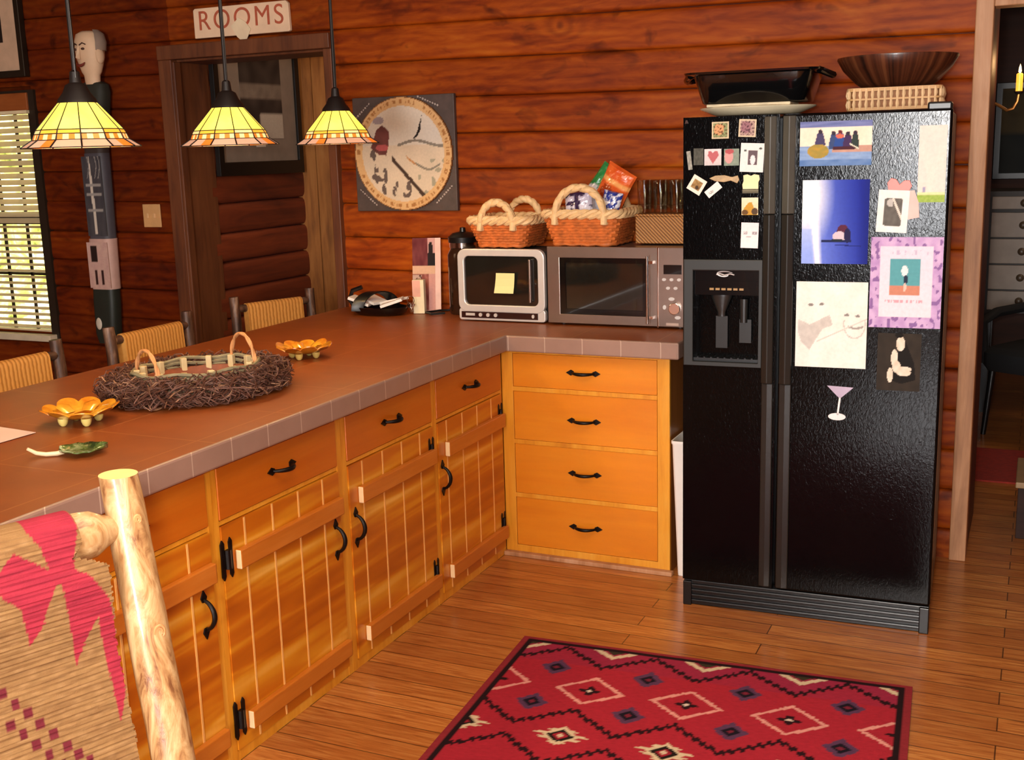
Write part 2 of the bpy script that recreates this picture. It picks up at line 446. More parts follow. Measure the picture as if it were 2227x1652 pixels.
def hall_logs():
    bm = bmesh.new(); tints = []
    for k in range(len(SEAMS) - 1):
        z0, z1 = SEAMS[k] - .01, SEAMS[k + 1] - .01; rows = []
        for i in range(13):
            y = .74 + .82 * i / 12; row = []
            for j in range(11):
                q = .5 - .5 * cos(PI * j / 10); z = z0 + (z1 - z0) * q; s = 2 * q - 1
                x = -1.955 - .045 * (1 - (max(0, 1 - abs(s) ** 3.6)) ** (1 / 3.6)) + .006 * noise.noise((y * 3, z * 6, k + 9))
                row.append(bm.verts.new((x, y, z)))
            rows.append(row)
        for r0, r1 in zip(rows, rows[1:]):
            for j in range(10):
                bm.faces.new([r0[j], r1[j], r1[j + 1], r0[j + 1]]); tints.append(.8 + .2 * ((k * 37) % 5) / 5)
    me = bpy.data.meshes.new('wall_hall'); bm.to_mesh(me); bm.free()
    at = me.color_attributes.new('tint', 'FLOAT_COLOR', 'CORNER')
    for p, t_ in zip(me.polygons, tints):
        p.use_smooth = True
        for li in p.loop_indices: at.data[li].color = (t_, t_, t_, 1)
    me.materials.append(M['log_hall'])
    o = bpy.data.objects.new('wall_hall', me); COL.objects.link(o); struct(o)
hall_logs()
w = MB()
for x0, x1 in ((-2.02, -1.868), (-1.862, -1.715), (-1.71, -1.55), (-1.545, -1.38), (-1.375, -1.2), (-1.195, -.9)): w.box(x0, x1, 1.555, 1.58, 0, 2.8)
w.m = 1; w.box(-2.1, -.9, 1.575, 1.62, 0, 2.8)
struct(w.build('wall_hall_end', [M['tanboard'], M['darkwall']]))
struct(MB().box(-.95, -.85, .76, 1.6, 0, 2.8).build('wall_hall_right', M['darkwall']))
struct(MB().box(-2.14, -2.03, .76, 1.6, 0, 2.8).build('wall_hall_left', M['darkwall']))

# doorway on the right, next to the fridge, and the dim room behind it
w = MB().box(1.655, 1.715, .52, .62, 0, 2.8)
struct(w.build('trim_1', M['jamb'], bevel=.004))
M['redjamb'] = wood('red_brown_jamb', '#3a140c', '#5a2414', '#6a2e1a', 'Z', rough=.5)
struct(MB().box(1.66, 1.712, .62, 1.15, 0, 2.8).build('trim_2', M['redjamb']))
struct(MB().box(1.715, 2.9, .53, .63, 2.06, 2.3).build('trim_3', M['jamb'], bevel=.004))
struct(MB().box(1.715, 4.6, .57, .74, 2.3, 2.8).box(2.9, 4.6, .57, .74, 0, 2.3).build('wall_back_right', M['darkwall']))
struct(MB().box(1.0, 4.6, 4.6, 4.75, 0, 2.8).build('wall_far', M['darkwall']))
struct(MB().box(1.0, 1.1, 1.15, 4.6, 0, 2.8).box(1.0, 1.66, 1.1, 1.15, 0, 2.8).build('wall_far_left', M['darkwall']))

# left window in the back wall
win = MB()
win.ring([(-3.7, .66), (-2.90, .66), (-2.90, 1.99), (-3.7, 1.99)], [(-3.62, .70), (-2.95, .70), (-2.95, 1.93), (-3.62, 1.93)], .53, .70)
wn = struct(win.build('window_1', plain('dark_window_frame', '#241a10', .5)))
MB().box(-3.75, -2.915, .48, .60, .665, .70).build('window_sill', plain('pale_sill', '#cfc0a4', .5), wn, bevel=.004)
mt = MB(); mt.box(-3.62, -2.95, .585, .60, 1.29, 1.345)
for x in (-3.455, -3.285, -3.115): mt.box(x - .007, x + .007, .588, .60, .70, 1.93)
for z in (1.02, 1.62): mt.box(-3.62, -2.95, .588, .60, z - .007, z + .007)
mt.build('window_grid', plain('dark_muntin', '#2a2113', .5), wn)
MB().box(-3.62, -2.95, .645, .648, .70, 1.93).build('window_glass', glass('window_pane'), wn)

bl = thing('window_blind', 'cream horizontal slat blind hanging in the window at the left end of the log wall', 'blind', (-3.285, .565, 1.905))
MB().box(-.34, .345, -.045, .012, -.018, .072).build('valance', wood('valance_wood', '#7a3c18', '#9c5424', '#ad6430', 'X', knots=False), bl, bevel=.004)
MB().box(-.34, .345, -.055, .012, -.034, -.018).build('head_rail', M['cream'], bl)
t = NT('blind_slat'); f = t.noise(t.coord(), 9, 3)
sc_ = t.mix(f, '#e8dab8', '#f8efd6'); t.base(sc_); t.set(rough=.6)
tr = t.n('ShaderNodeBsdfTranslucent'); t.l(sc_, tr.inputs['Color']); mx = t.n('ShaderNodeMixShader'); mx.inputs[0].default_value = .62
t.l(t.b.outputs[0], mx.inputs[1]); t.l(tr.outputs[0], mx.inputs[2]); t.l(mx.outputs[0], t.o.inputs['Surface'])
slatm = t.m
rot = Matrix.Rotation(math.radians(52), 3, 'X')
z = -.05; k = 0
while z > -1.19:
    tilt = Matrix.Rotation(math.radians(50 if z > -.60 else 16), 3, 'X')
    MB().cbox((0, 0, 0), (.655, .034, .0016), tilt).build('slat', slatm, bl, loc=(0, 0, z)); z -= .034; k += 1
MB().box(-.33, .33, -.015, .015, -1.2, -1.188).build('bottom_rail', M['cream'], bl)

# garden backdrop outside the left window; its foliage emits light in place of sunshine
t = NT('glowing_foliage'); v = t.coord()
n1 = t.noise(v, 3.2, 6, .65, .6); n2 = t.noise(v, 14, 4, .6)
f = t.math('ADD', t.math('MULTIPLY', n1, .7), t.math('MULTIPLY', n2, .3))
c = t.ramp(f, [(.34, '#4a5a1e'), (.46, '#b9b45a'), (.54, '#f2e8a8'), (.64, '#fffbe6')])
t.base(c); t.l(c, t.b.inputs['Emission Color']); t.set(es=4.0, rough=1)
bm_ = bmesh.new()
G = [[bm_.verts.new((-9 + 6.0 * i / 30, 2.6 + .5 * noise.noise((i * .35, j * .35, 3)), -.1 + 2.45 * j / 18)) for j in range(19)] for i in range(31)]
for i in range(30):
    for j in range(18): bm_.faces.new([G[i][j], G[i + 1][j], G[i + 1][j + 1], G[i][j + 1]])
me_ = bpy.data.meshes.new('exterior_garden'); bm_.to_mesh(me_); bm_.free(); me_.materials.append(t.m)
o_ = bpy.data.objects.new('exterior_garden', me_); COL.objects.link(o_); struct(o_)

# ================================================================== COUNTER AND CABINETS
def grid_mat(name, base1, base2, line, pitch, lw, both=True, rough=.35, off=(0, 0), coat=.2):
    t = NT(name); v = t.coord(); sp = t.n('ShaderNodeSeparateXYZ'); t.l(v, sp.inputs[0])
    def ln(a, o):
        f = t.math('FRACT', t.math('MULTIPLY', t.math('ADD', a, 50 * pitch + o), 1 / pitch))
        return t.math('LESS_THAN', f, lw / pitch)
    if both: fac = t.math('MAXIMUM', ln(sp.outputs[0], off[0]), ln(sp.outputs[1], off[1]))
    else: fac = ln(t.math('ADD', sp.outputs[0], sp.outputs[1]), off[0])
    n1 = t.noise(t.coord((1, 1, 1)), 7, 5, .6)
    col = t.mix(n1, base1, base2)
    t.base(t.mix(fac, col, line)); t.set(rough=rough, coat=coat, coatr=.3); t.bump(fac, -.2, .002); return t.m
M['tile'] = grid_mat('brown_floor_tile', '#783814', '#a0521d', '#a2602f', .335, .005, off=(.02, .11), rough=.42, coat=.1)
M['edgetile'] = grid_mat('gray_brown_edge_tile', '#846658', '#a07e6e', '#b89c8a', .153, .0035, both=False, rough=.4)
ct = thing('tiled_countertop', 'brown tiled L-shaped countertop with a gray-brown tile edge over the wooden cabinets', 'countertop', (0, 0, .91))
MB().box(-1.04, .045, -2.95, .528, -.058, 0).box(.045, .73, -.045, .528, -.058, 0).build('tile_top', M['tile'], ct)
MB().box(.04, .055, -2.95, -.055, -.062, .001).box(.04, .737, -.06, -.045, -.062, .001).box(.728, .741, -.06, .528, -.062, .001).build('edge_tile', M['edgetile'], ct, bevel=.006)

def pull(parent, x, z, vertical, y=0.0, L=.118):
    w = MB(); h = L / 2
    for sg in (-1, 1):
        w.prism([(sg * a, b) for a, b in ((h + .008, 0), (h - .012, .0115), (h - .024, .006), (h - .024, -.006), (h - .012, -.0115))], -.004, 0)
    pts = []; rs = []
    for i in range(13):
        q = -1 + 2 * i / 12; pts.append((q * (h - .018), -.003 - .030 * (1 - q * q) ** .7, 0)); rs.append(.0045 + .0025 * (1 - q * q))
    w.tube(pts, rs, 8)
    o = w.build('pull_handle', M['iron'], parent, loc=(x, y, z), rot=(0, PI / 2 if vertical else 0, 0), smooth=True); return o
def hinge(parent, x, z, y=0.0):
    w = MB()
    for sx in (-1, 1):
        w.prism([(sx * .016 + a, b) for a, b in ((-.007, -.045), (0, -.056), (.007, -.045), (.006, 0), (.007, .045), (0, .056), (-.007, .045), (-.006, 0))], -.005, 0)
    w.box(-.016, .016, -.006, 0, -.022, .022); w.tube([(0, -.007, -.026), (0, -.007, .026)], .009, 8)
    return w.build('hinge', M['iron'], parent, loc=(x, y, z))

def peninsula_cabinet(y_far, y_near, label, hinge_side, sl, sr, handle_off):
    W = y_far - y_near
    root = thing('base_cabinet', label, 'cabinet', (0, y_near, 0), PI / 2, 'cabinets under the peninsula counter')
    MB().box(.002, W - .002, .016, .60, 0, .848).build('carcass', M['cab'], root)
    f = MB()
    f.box(.0005, sl, 0, .016, 0, .848).box(W - sr, W - .0005, 0, .016, 0, .848).box(sl, W - sr, .001, .016, .83, .848).box(sl, W - sr, .001, .016, .672, .684).box(sl, W - sr, .001, .016, 0, .03)
    f.build('face_frame', M['cab'], root)
    a, b = sl + .002, W - sr - .002
    d = MB().box(a, b, -.003, .015, .686, .828).build('drawer', M['drawer'], root, bevel=.002)
    pull(d, (a + b) / 2, .757, False, -.003)
    w = MB().box(a, b, -.004, .015, .033, .669); w.m = 1
    x = a + .095 if hinge_side == 'L' else b - .095
    step = .124 if hinge_side == 'L' else -.124
    while a + .02 < x < b - .02:
        w.box(x - .0032, x + .0032, -.0053, -.004, .034, .668); x += step
    door = w.build('door', [M['door'], M['groove']], root)
    for z0, z1 in ((.538, .592), (.076, .128)):
        m = MB(); m.box(a + .048, b - .006, -.024, -.0045, z0, z1)
        m.bm.faces.ensure_lookup_table()
        for fc in m.bm.faces:
            if abs(fc.calc_center_median().x - (a + .048)) < 1e-4 or abs(fc.calc_center_median().x - (b - .006)) < 1e-4: fc.material_index = 1
        m.build('batten', [M['batten'], M['endgrain']], door, bevel=.0035)
    if hinge_side == 'L':
        pull(door, b - handle_off, .462, True, -.004)
        for z in (.578, .122): hinge(door, a + .012, z, -.003)
    else:
        pull(door, a + handle_off, .465, True, -.004)
        for z in (.588, .14): hinge(door, b - .016, z, -.003).scale = (.8, .8, .8)
    return root
peninsula_cabinet(-.002, -.567, 'wooden cabinet with drawer and board door, farthest of the peninsula row at the inner corner', 'R', .017, .012, .022)
peninsula_cabinet(-.567, -1.16, 'wooden cabinet with drawer and board door, second from the inner corner of the peninsula', 'R', .026, .017, .026)
peninsula_cabinet(-1.16, -1.766, 'wooden cabinet with hinges on its left stile, just right of the log chair post', 'L', .021, .026, .032)
peninsula_cabinet(-1.766, -2.37, 'wooden cabinet half hidden behind the log chair post', 'L', .024, .021, .045)
peninsula_cabinet(-2.37, -2.94, 'wooden cabinet at the near end of the peninsula behind the woven chair back', 'L', .024, .024, .03)

du = thing('drawer_cabinet', 'light wooden cabinet of four stacked drawers left of the black refrigerator', 'cabinet', (0, 0, 0))
MB().box(.012, .688, .016, .60, 0, .848).build('carcass', wood('carcass_side_wood', '#7a4318', '#8f5420', '#9a5e28', 'Z', knots=False), du)
f = MB().box(.002, .05, -.002, .016, .004, .848).box(.642, .69, -.002, .016, .004, .848).box(.05, .642, -.001, .016, .832, .848).box(.05, .642, -.001, .016, .004, .044)
for z in (.690, .476, .255): f.box(.05, .642, -.004, .016, z - .009, z + .009)
f.build('face_frame', M['cab'], du, bevel=.0015)
dw = wood('drawer_panel_wood', '#d4760e', '#e08516', '#e89422', 'X', rough=.33, knots=False, coat=.3, bump=.04, grain=.35)
for z0, z1, hz in ((.700, .831, .767), (.486, .680, .578), (.265, .466, .366), (.046, .245, .147)):
    d = MB().box(.052, .640, .0005, .016, z0, z1).build('drawer', dw, du)
    pull(d, .347, hz, False, .0005, .125)
struct(MB().box(-.0, .705, -.028, 0, 0, .018).build('baseboard_back', M['jamb'], bevel=.004))
# ================================================================== REFRIGERATOR
FA = .042; F0 = Vector((.816, -.264, 0))
t = NT('black_leather_enamel'); v = t.coord((1, 1, .55))
t.base(t.mix(t.noise(t.coord(), 30, 2), (.0010, .0010, .0011), (.0022, .0022, .0024))); t.set(rough=.14, spec=.17)
t.bump(t.noise(v, 120, 2, .5, 1.4), .17, .0025); M['fridge'] = t.m
fr = thing('refrigerator', 'black side-by-side refrigerator covered in photos and magnets', 'refrigerator', F0, FA)
FW, FH = .832, 1.706
MB().box(.006, FW - .006, .07, .74, .03, FH - .012).build('cabinet_shell', M['black'], fr, bevel=.006)
# freezer door with the dispenser opening
w = MB(); x0, x1, z0, z1 = .001, .314, .098, 1.70
ox0, ox1, oz0, oz1 = .034, .258, .887, 1.20
w.ring([(x0, z0), (x1, z0), (x1, z1), (x0, z1)], [(ox0, oz0), (ox1, oz0), (ox1, oz1), (ox0, oz1)], 0, .062)
w.box(ox0 - .001, ox1 + .001, .058, .062, oz0, oz1)
fd = w.build('freezer_door', M['fridge'], fr)
w = MB(); w.ring([(.003, .874), (.268, .874), (.268, 1.236), (.003, 1.236)], [(ox0 + .002, oz0 + .002), (ox1 - .002, oz0 + .002), (ox1 - .002, oz1 - .002), (ox0 + .002, oz1 - .002)], -.007, .004)
dp = w.build('dispenser_frame', plain('dispenser_frame_gray', '#181815', .5), fd, bevel=.003)
w = MB(); w.box(ox0, ox1, .012, .05, 1.115, oz1)
w.box(ox0, ox1, .008, .05, 1.150, 1.163)
w.build('control_panel', M['blackgloss'], fd)
w = MB()
for i in range(6): w.box(.09 + .02 * i, .104 + .02 * i, .006, .012, 1.132, 1.139)
w.build('control_buttons', plain('amber_button', '#9c7a4a', .3), fd)
w = MB()                                        # swirl emblem
pts = [(.138 + .030 * cos(a) * (1 - .02 * i), .011, 1.186 + .0085 * sin(a)) for i, a in enumerate([.4 + 5.4 * q / 24 for q in range(25)])]
w.tube(pts, [.0011 + .0016 * sin(PI * i / 24) for i in range(25)], 6)
w.tube([(.112, .0105, 1.184), (.125, .0105, 1.187), (.14, .0105, 1.182), (.158, .0105, 1.187), (.172, .0105, 1.183)], .0024, 6)
w.build('maker_emblem', M['silver'], fd)
w = MB(); w.lathe([(.0, .03), (.036, .03), (.036, .022), (.014, -.03), (.014, -.045), (0, -.045)], 16, (.125, .035, 1.085), sy=.5)
w.lathe([(.0, .02), (.014, .02), (.012, -.06), (0, -.06)], 12, (.2, .035, 1.08), sy=.6)
w.box(.105, .145, .04, .05, .93, 1.04); w.box(.185, .225, .04, .05, .95, 1.03)
w.build('dispenser_chute', plain('chute_plastic', '#1e1e1d', .3), fd, smooth=True)
w = MB(); w.box(ox0, ox1, .01, .058, oz0, oz0 + .012)
for i in range(9): w.box(ox0 + .012 + .023 * i, ox0 + .018 + .023 * i, .012, .056, oz0 + .012, oz0 + .015)
w.build('drip_tray', M['black'], fd)
rd = MB().box(.322, FW - .001, 0, .062, .098, 1.70).build('refrigerator_door', M['fridge'], fr, bevel=.008)
t = NT('door_trim_gray'); t.base(t.mix(t.noise(t.coord(), 20), dk('#1d1c19', .9), dk('#1d1c19', 1.1))); t.set(rough=.3); M['trimgray'] = t.m
t = NT('door_handle_gray'); t.base(t.mix(t.noise(t.coord(), 20), dk('#46443d', .9), dk('#46443d', 1.1))); t.set(rough=.3); M['handlegray'] = t.m
for door, xa, xb, nm in ((fd, .270, .308, 'freezer'), (rd, .328, .368, 'refrigerator')):
    for za, zb, m_, dep in ((.105, .825, M['trimgray'], .012), (.825, 1.385, M['trimgray'], .030), (1.385, 1.695, M['handlegray'], .030)):
        w = MB(); w.loft([[(x, y, z) for x, y in ((xa, 0), (xb, 0), (xb, -dep * .7), ((xa + xb) / 2, -dep), (xa, -dep * .7))] for z in (za + .001, zb - .001)])
        w.build('handle_strip', m_, door, bevel=.003)
w = MB(); w.box(.002, FW - .003, .012, .06, .0, .092)
for i in range(4): w.box(.03, FW - .03, .004, .014, .012 + .019 * i, .022 + .019 * i)
w.box(.002, .032, .0, .02, .0, .09).box(FW - .034, FW - .003, .0, .02, .0, .09)
w.build('toe_grille', plain('black_grille', '#0d0d0e', .3), fr, bevel=.003)
MB().box(FW - .075, FW - .004, .004, .085, FH - .012, FH + .014).build('hinge_cover', M['black'], fr, bevel=.006)
MB().prism([(-.006, -.004), (.006, -.004), (.002, .007), (-.002, .007)], -.0015, 0).build('corner_badge', M['chrome'], fr, loc=(.012, 0, 1.685))

def on_fridge(o, x, z, roll=0, y=-.0019):
    P = Matrix.Rotation(FA, 3, 'Z') @ Vector((x, y, 0)) + F0
    o.location = (P.x, P.y, z); o.rotation_euler = (Matrix.Rotation(FA, 3, 'Z') @ Matrix.Rotation(roll, 3, 'Y')).to_euler(); return o
def sheet(name, label, cat, box, fn, px=.004, roll=0, group=None, **kw):
    x0, x1, z0, z1 = box; W, H = x1 - x0, z1 - z0
    o = art(name, W, H, max(4, int(W / px)), max(4, int(H / px)), fn, M['paint'], **kw)
    tag(o, label, cat, group); return on_fridge(o, (x0 + x1) / 2, (z0 + z1) / 2, roll)
def nz(u, v, s=6, k=0): return noise.noise((u * s, v * s, k)) * .5 + .5

def raft(u, v):
    if v > .86: c = lerp(hx('8f97c8'), hx('5f6aa0'), nz(u * .5, v * 3, 6))
    elif v > .44: c = lerp(hx('fff3e2'), hx('ffe0c4'), nz(u, v, 4))
    else: c = lerp(hx('6f8fc4'), hx('a5bfe0'), nz(u * .6, v * 2, 7))
    if .30 < v < .44 and u > .45: c = lerp(hx('d8a890'), hx('b98f84'), nz(u, v, 9))
    if v < .14: c = lerp(hx('4f74ae'), hx('7d9ccb'), nz(u, v, 7, 2))
    for cu, top, wd, col in ((.285, .74, .075, '4a4468'), (.47, .70, .06, '3c4f7c'), (.56, .72, .08, '2f4f96'), (.67, .68, .065, '46305a'), (.77, .70, .055, '33403c')):
        if (v < top and v > (.46 if cu < .4 else .38)) and abs(u - cu) < wd * (1 - .5 * max(0, (v - .5) / .25)): c = hx(col)
        if ell(u, v, cu, top + .03, .03, .05): c = hx('6a2c34' if cu in (.56,) else '3a3040')
    if ell(u, v, .56, .66, .06, .05): c = hx('d8705a')
    if .35 < v < .42 and .46 < u < .76: c = hx('4a2430')
    if abs((u - .70) * .9 + (v - .48)) < .016 and .7 < u < .82: c = hx('f0e6d0')
    if ell(u, v, .26, .33, .15, .16): c = lerp(hx('c99b3e'), hx('8f8a48'), nz(u, v, 12))
    return c
sheet('raft_photo', 'color photo of people in a yellow raft, at the top of the right refrigerator door', 'photo', (.379, .599, 1.535, 1.673), raft, .0025, group='photos and pictures on the right refrigerator door')
def plane_photo(u, v):
    c = lerp(hx('1c2c9c'), hx('7f96f2'), 1 - u * 1.15 + .15 * (1 - v))
    c = lerp(c, hx('10186a'), max(0, u - .82) * 3)
    d = math.hypot((u - .06) * 1.0, (v - .82) * .62)
    c = lerp(hx('ffffff'), c, (d - .16) / .28)
    xc = .13 + .12 * (1 - v)
    c = lerp(hx('f6f8ff'), c, (abs(u - xc) - .02 - .03 * v) / .06)
    if u < .30 and v < .42 and u < xc - .05: c = lerp(hx('a8c0ff'), c, .35)
    if ell(u, v, .62, .40, .085, .07): c = hx('5b2740')
    if ell(u, v, .57, .33, .10, .06): c = hx('d8c6d2')
    if ell(u, v, .69, .34, .05, .09): c = hx('241d4a')
    if .255 < v < .285 and .3 < u < .75: c = hx('1a2350')
    if ell(u, v, .54, .285, .09, .016): c = hx('24303a')
    if abs(v - .225 + .04 * (u - .6)) < .006 and .5 < u < .9: c = hx('1c2670')
    return c
sheet('sky_photo', 'deep blue photo with a white sun flare, in the middle of the right refrigerator door', 'photo', (.391, .597, 1.225, 1.491), plane_photo, .0025, group='photos and pictures on the right refrigerator door')
def drawing(u, v):
    c = lerp(hx('fffaf2'), hx('f0e8dc'), nz(u, v, 5))
    g = hx('a39a94')
    if inpoly(u, v, [(.03, .56), (.2, .5), (.48, .62), (.52, .5), (.38, .45), (.2, .2), (.08, .3), (.03, .42)]): c = lerp(hx('c6bfb8'), hx('dcd5cc'), nz(u, v, 14))
    for cu, cv in ((.21, .73), (.36, .74), (.72, .62), (.87, .61)):
        if ell(u, v, cu, cv, .035, .016): c = hx('8d8682')
    if abs(v - (.47 + 1.6 * (u - .84) ** 2)) < .012 and .74 < u < .95: c = hx('a8a09a')
    if abs(math.hypot((u - .83), (v - .52) * .9) - .15) < .008 and v < .56: c = hx('cfc8c0')
    if abs(v - (.18 + .4 * u)) < .008 and u > .3: c = hx('d9d2c8')
    return c
sheet('pencil_drawing', 'pale pencil drawing of two faces on white paper, below the deep blue photo', 'drawing', (.378, .602, .886, 1.167), drawing, .003, group='photos and pictures on the right refrigerator door')
def purple(u, v):
    n = nz(u, v, 9)
    c = lerp(hx('b48cc4'), hx('e3c4e6'), n)
    if nz(u, v, 16, 4) > .62: c = hx('8f6aa4')
    if .14 < u < .86 and .12 < v < .90: c = lerp(hx('f8e4ec'), hx('f0dcec'), v)
    if .27 < u < .70 and .36 < v < .76:
        c = hx('5fa6ae') if v > .47 else hx('d08a72')
        if ell(u, v, .48, .63, .045, .06): c = hx('e8eef0')
        if ell(u, v, .5, .54, .03, .05): c = hx('26344a')
        if ell(u, v, .49, .45, .02, .05): c = hx('f0c8b8')
    if .28 < v < .31 and .22 < u < .74 and nz(u * 4, v, 9, 2) > .45: c = hx('e4a8b4')
    if .80 < v < .86 and .3 < u < .8 and nz(u, v, 20, 5) > .55: c = hx('d0c0d8')
    return c
sheet('purple_card', 'pink and purple bordered card with a small picture of a jumping figure', 'card', (.607, .822, 1.024, 1.311), purple, .003, group='photos and pictures on the right refrigerator door')
def notepad(u, v):
    if v < .09: return lerp(hx('b9cf6c'), hx('8fb04a'), nz(u, v, 30))
    if ell(u, v, .24, .16, .06, .04): return hx('a9a6c4')
    if v < .13: return hx('eceab0')
    return lerp(hx('fbe9dc'), hx('f4ded6'), nz(u, v, 3))
sheet('notepad', 'tall blank cream notepad with a green grass strip along its foot', 'notepad', (.738, .818, 1.418, 1.65), notepad, .004, curl=.004)
def monk(u, v):
    c = lerp(hx('3a3128'), hx('2a241e'), nz(u, v, 6))
    if inpoly(u, v, [(.5, .92), (.62, .9), (.85, .5), (.9, .2), (.55, .12), (.3, .2)]): c = hx('171310')
    for e in ((.53, .82, .10, .13), (.40, .57, .08, .15), (.45, .42, .10, .10), (.31, .27, .07, .13), (.62, .32, .17, .06), (.60, .38, .20, .05)):
        if ell(u, v, *e): c = lerp(hx('fbeedd'), hx('d8c4aa'), nz(u, v, 10))
    if ell(u, v, .49, .97, .09, .05): c = hx('15100c')
    return c
sheet('portrait_photo', 'dark sepia photo of a seated person with pale hands, below the purple card', 'photo', (.637, .769, .820, 1.006), monk, .0025, group='photos and pictures on the right refrigerator door')
def whiteframe(u, v):
    if .22 < u < .80 and .14 < v < .82:
        if (u < .27 or u > .75) and (v < .18 or v > .78): return hx('f6f2ee')
        c = lerp(hx('5c5954'), hx('77736c'), nz(u, v, 8))
        if ell(u, v, .42, .70, .14, .1) and u < .5: c = hx('c4c0ba')
        if abs((v - .66) + 1.5 * (u - .58)) < .06: c = hx('e8ddd0')
        return c
    return lerp(hx('fffdf8'), hx('f2ece6'), nz(u, v, 3))
# heart-shaped magnet behind the white frame
fr2 = thing('framed_photo', 'white framed black and white photo held under the red heart on the right door', 'picture frame')
art('frame_print', .092, .131, 36, 50, whiteframe, M['paint'], fr2); on_fridge(fr2, .668, 1.391, .05, -.0042)
w = MB(); w.prism([(.0, -.03), (.03, .0), (.037, .022), (.028, .038), (.012, .036), (.0, .022), (-.012, .036), (-.028, .038), (-.037, .022), (-.03, 0)], -.003, 0)
hm = w.build('heart_magnet', plain('red_magnet', '#dd6a5c', .4), bevel=.001); tag(hm, 'red heart magnet peeking out above the white framed photo', 'magnet'); on_fridge(hm, .682, 1.452, .15, -.0006)
w = MB(); w.prism([(-.02, -.045), (.02, -.045), (.026, .0), (.02, .04), (-.02, .045)], -.002, 0)
pn = w.build('pink_note', plain('pink_paper', '#f0b8b0', .6)); tag(pn, 'pink paper scrap at the right edge of the white framed photo', 'note'); on_fridge(pn, .718, 1.412, -.2, -.0004)

# cocktail glass magnet
mg = thing('cocktail_glass_magnet', 'pale metal cocktail glass magnet low on the right refrigerator door', 'magnet')
MB().prism([(-.042, .055), (.042, .052), (.010, .022), (.003, .016), (-.003, .016), (-.010, .022)], -.003, 0).build('bowl', plain('pale_mauve_metal', '#a493a4', .3, .3), mg)
MB().prism([(-.003, .018), (.003, .018), (-.003, -.042), (-.009, -.042)], -.003, 0).build('stem', M['silver'], mg)
w = MB(); w.prism([(-.008 + .028 * cos(2 * PI * i / 20), -.048 + .012 * sin(2 * PI * i / 20)) for i in range(20)], -.003, 0); w.build('foot', M['silver'], mg)
on_fridge(mg, .525, .771, 0, -.0004)

# small magnets and snapshots on the freezer door
G_ = 'snapshots and magnets on the freezer door'
def snap(c1, c2, bg, border=None):
    def fn(u, v):
        if border and (u < .1 or u > .9 or v < .1 or v > .9): return hx(border)
        c = hx(bg)
        if ell(u, v, .42, .55, .3, .34): c = hx(c1)
        if nz(u, v, 9, 3) > .56: c = hx(c2)
        return c
    return fn
sheet('snapshot_magnet', 'small square snapshot in brown and green, upper left on the freezer door', 'magnet', (.096, .152, 1.629, 1.683), snap('d8a070', '5a3020', '8f9a6c', 'd8c4a0'), .003, group=G_)
sheet('snapshot_magnet', 'small square snapshot of a group in mauve tones, by the freezer handle at the top', 'magnet', (.184, .240, 1.632, 1.688), snap('9c7078', '4a2c34', 'b89a90', 'dcc8a8'), .003, group=G_, roll=.05)
def heart(u, v):
    return hx('c06a6e') if inpoly(u, v, [(.5, .1), (.85, .6), (.78, .85), (.6, .88), (.5, .74), (.4, .88), (.25, .85), (.2, .6)]) else lerp(hx('d4c8c8'), hx('e6dcdc'), v)
sheet('heart_snapshot', 'small gray square magnet with a pink heart', 'magnet', (.072, .128, 1.544, 1.597), heart, .002, group=G_)
def baby(u, v):
    c = lerp(hx('9aa694'), hx('7f8c80'), nz(u, v, 8))
    if ell(u, v, .32, .55, .28, .42): c = hx('e0a09c')
    if ell(u, v, .36, .84, .3, .14): c = hx('b85a5e')
    return c
sheet('baby_snapshot', 'small snapshot with pink shape on green, between the gray heart magnet and the white frame', 'magnet', (.137, .186, 1.542, 1.596), baby, .002, group=G_)
sheet('strip_magnet', 'narrow silver strip magnet at the left edge of the freezer door', 'magnet', (.015, .029, 1.531, 1.592), lambda u, v: lerp(hx('c9c6bc'), hx('6a6c62'), nz(u, v, 7)), .003, roll=-.12, group=G_)
sheet('dark_snapshot', 'small dim gray-green snapshot beside the silver strip magnet', 'magnet', (.036, .069, 1.546, 1.600), lambda u, v: lerp(hx('3c3c36'), hx('6a6a60'), nz(u, v, 5)), .003, group=G_)
def wf(u, v):
    if .34 < u < .72 and .24 < v < .74:
        return hx('efe6e8') if ell(u, v, .53, .42, .11, .17) else hx('6a5a60')
    if ell(u, v, .2, .74, .06, .04) or ell(u, v, .84, .82, .06, .04): return hx('56605c')
    return hx('f4ece8')
sheet('photo_magnet', 'white bordered photo magnet with a small dark picture at its centre, by the freezer handle', 'magnet', (.190, .266, 1.520, 1.612), wf, .002, roll=.05, group=G_)
def rounddia(u, v):
    c = hx('f6e8d8')
    if .2 < u < .8 and .2 < v < .8: c = lerp(hx('c9a468'), hx('6e5030'), nz(u, v, 6))
    if ell(u, v, .6, .36, .12, .12): c = hx('4a3828')
    return c
sheet('tilted_magnet', 'cream square magnet turned on its corner, below the silver strip', 'magnet', (.022, .072, 1.455, 1.508), rounddia, .002, roll=.55, group=G_)
w = MB(); w.prism([(-.05, .0), (-.03, .010), (0, .013), (.025, .008), (.044, .014), (.05, .0), (.044, -.012), (.022, -.004), (0, -.010), (-.03, -.008)], -.004, 0)
fm = w.build('fish_magnet', plain('brown_fish', '#a58a62', .5, var=.3, scale=60), bevel=.0015); tag(fm, 'brown fish shaped magnet on the freezer door', 'magnet'); on_fridge(fm, .138, 1.499, .06, -.0004)
def tg(u, v): return hx('8a8784') if .3 < v < .6 and .15 < u < .5 and nz(u, v, 14) > .45 else hx('f6f0ea')
sheet('tag_magnet', 'white rounded tag magnet leaning under the brown fish', 'magnet', (.074, .130, 1.452, 1.478), tg, .002, roll=-.68, group=G_)
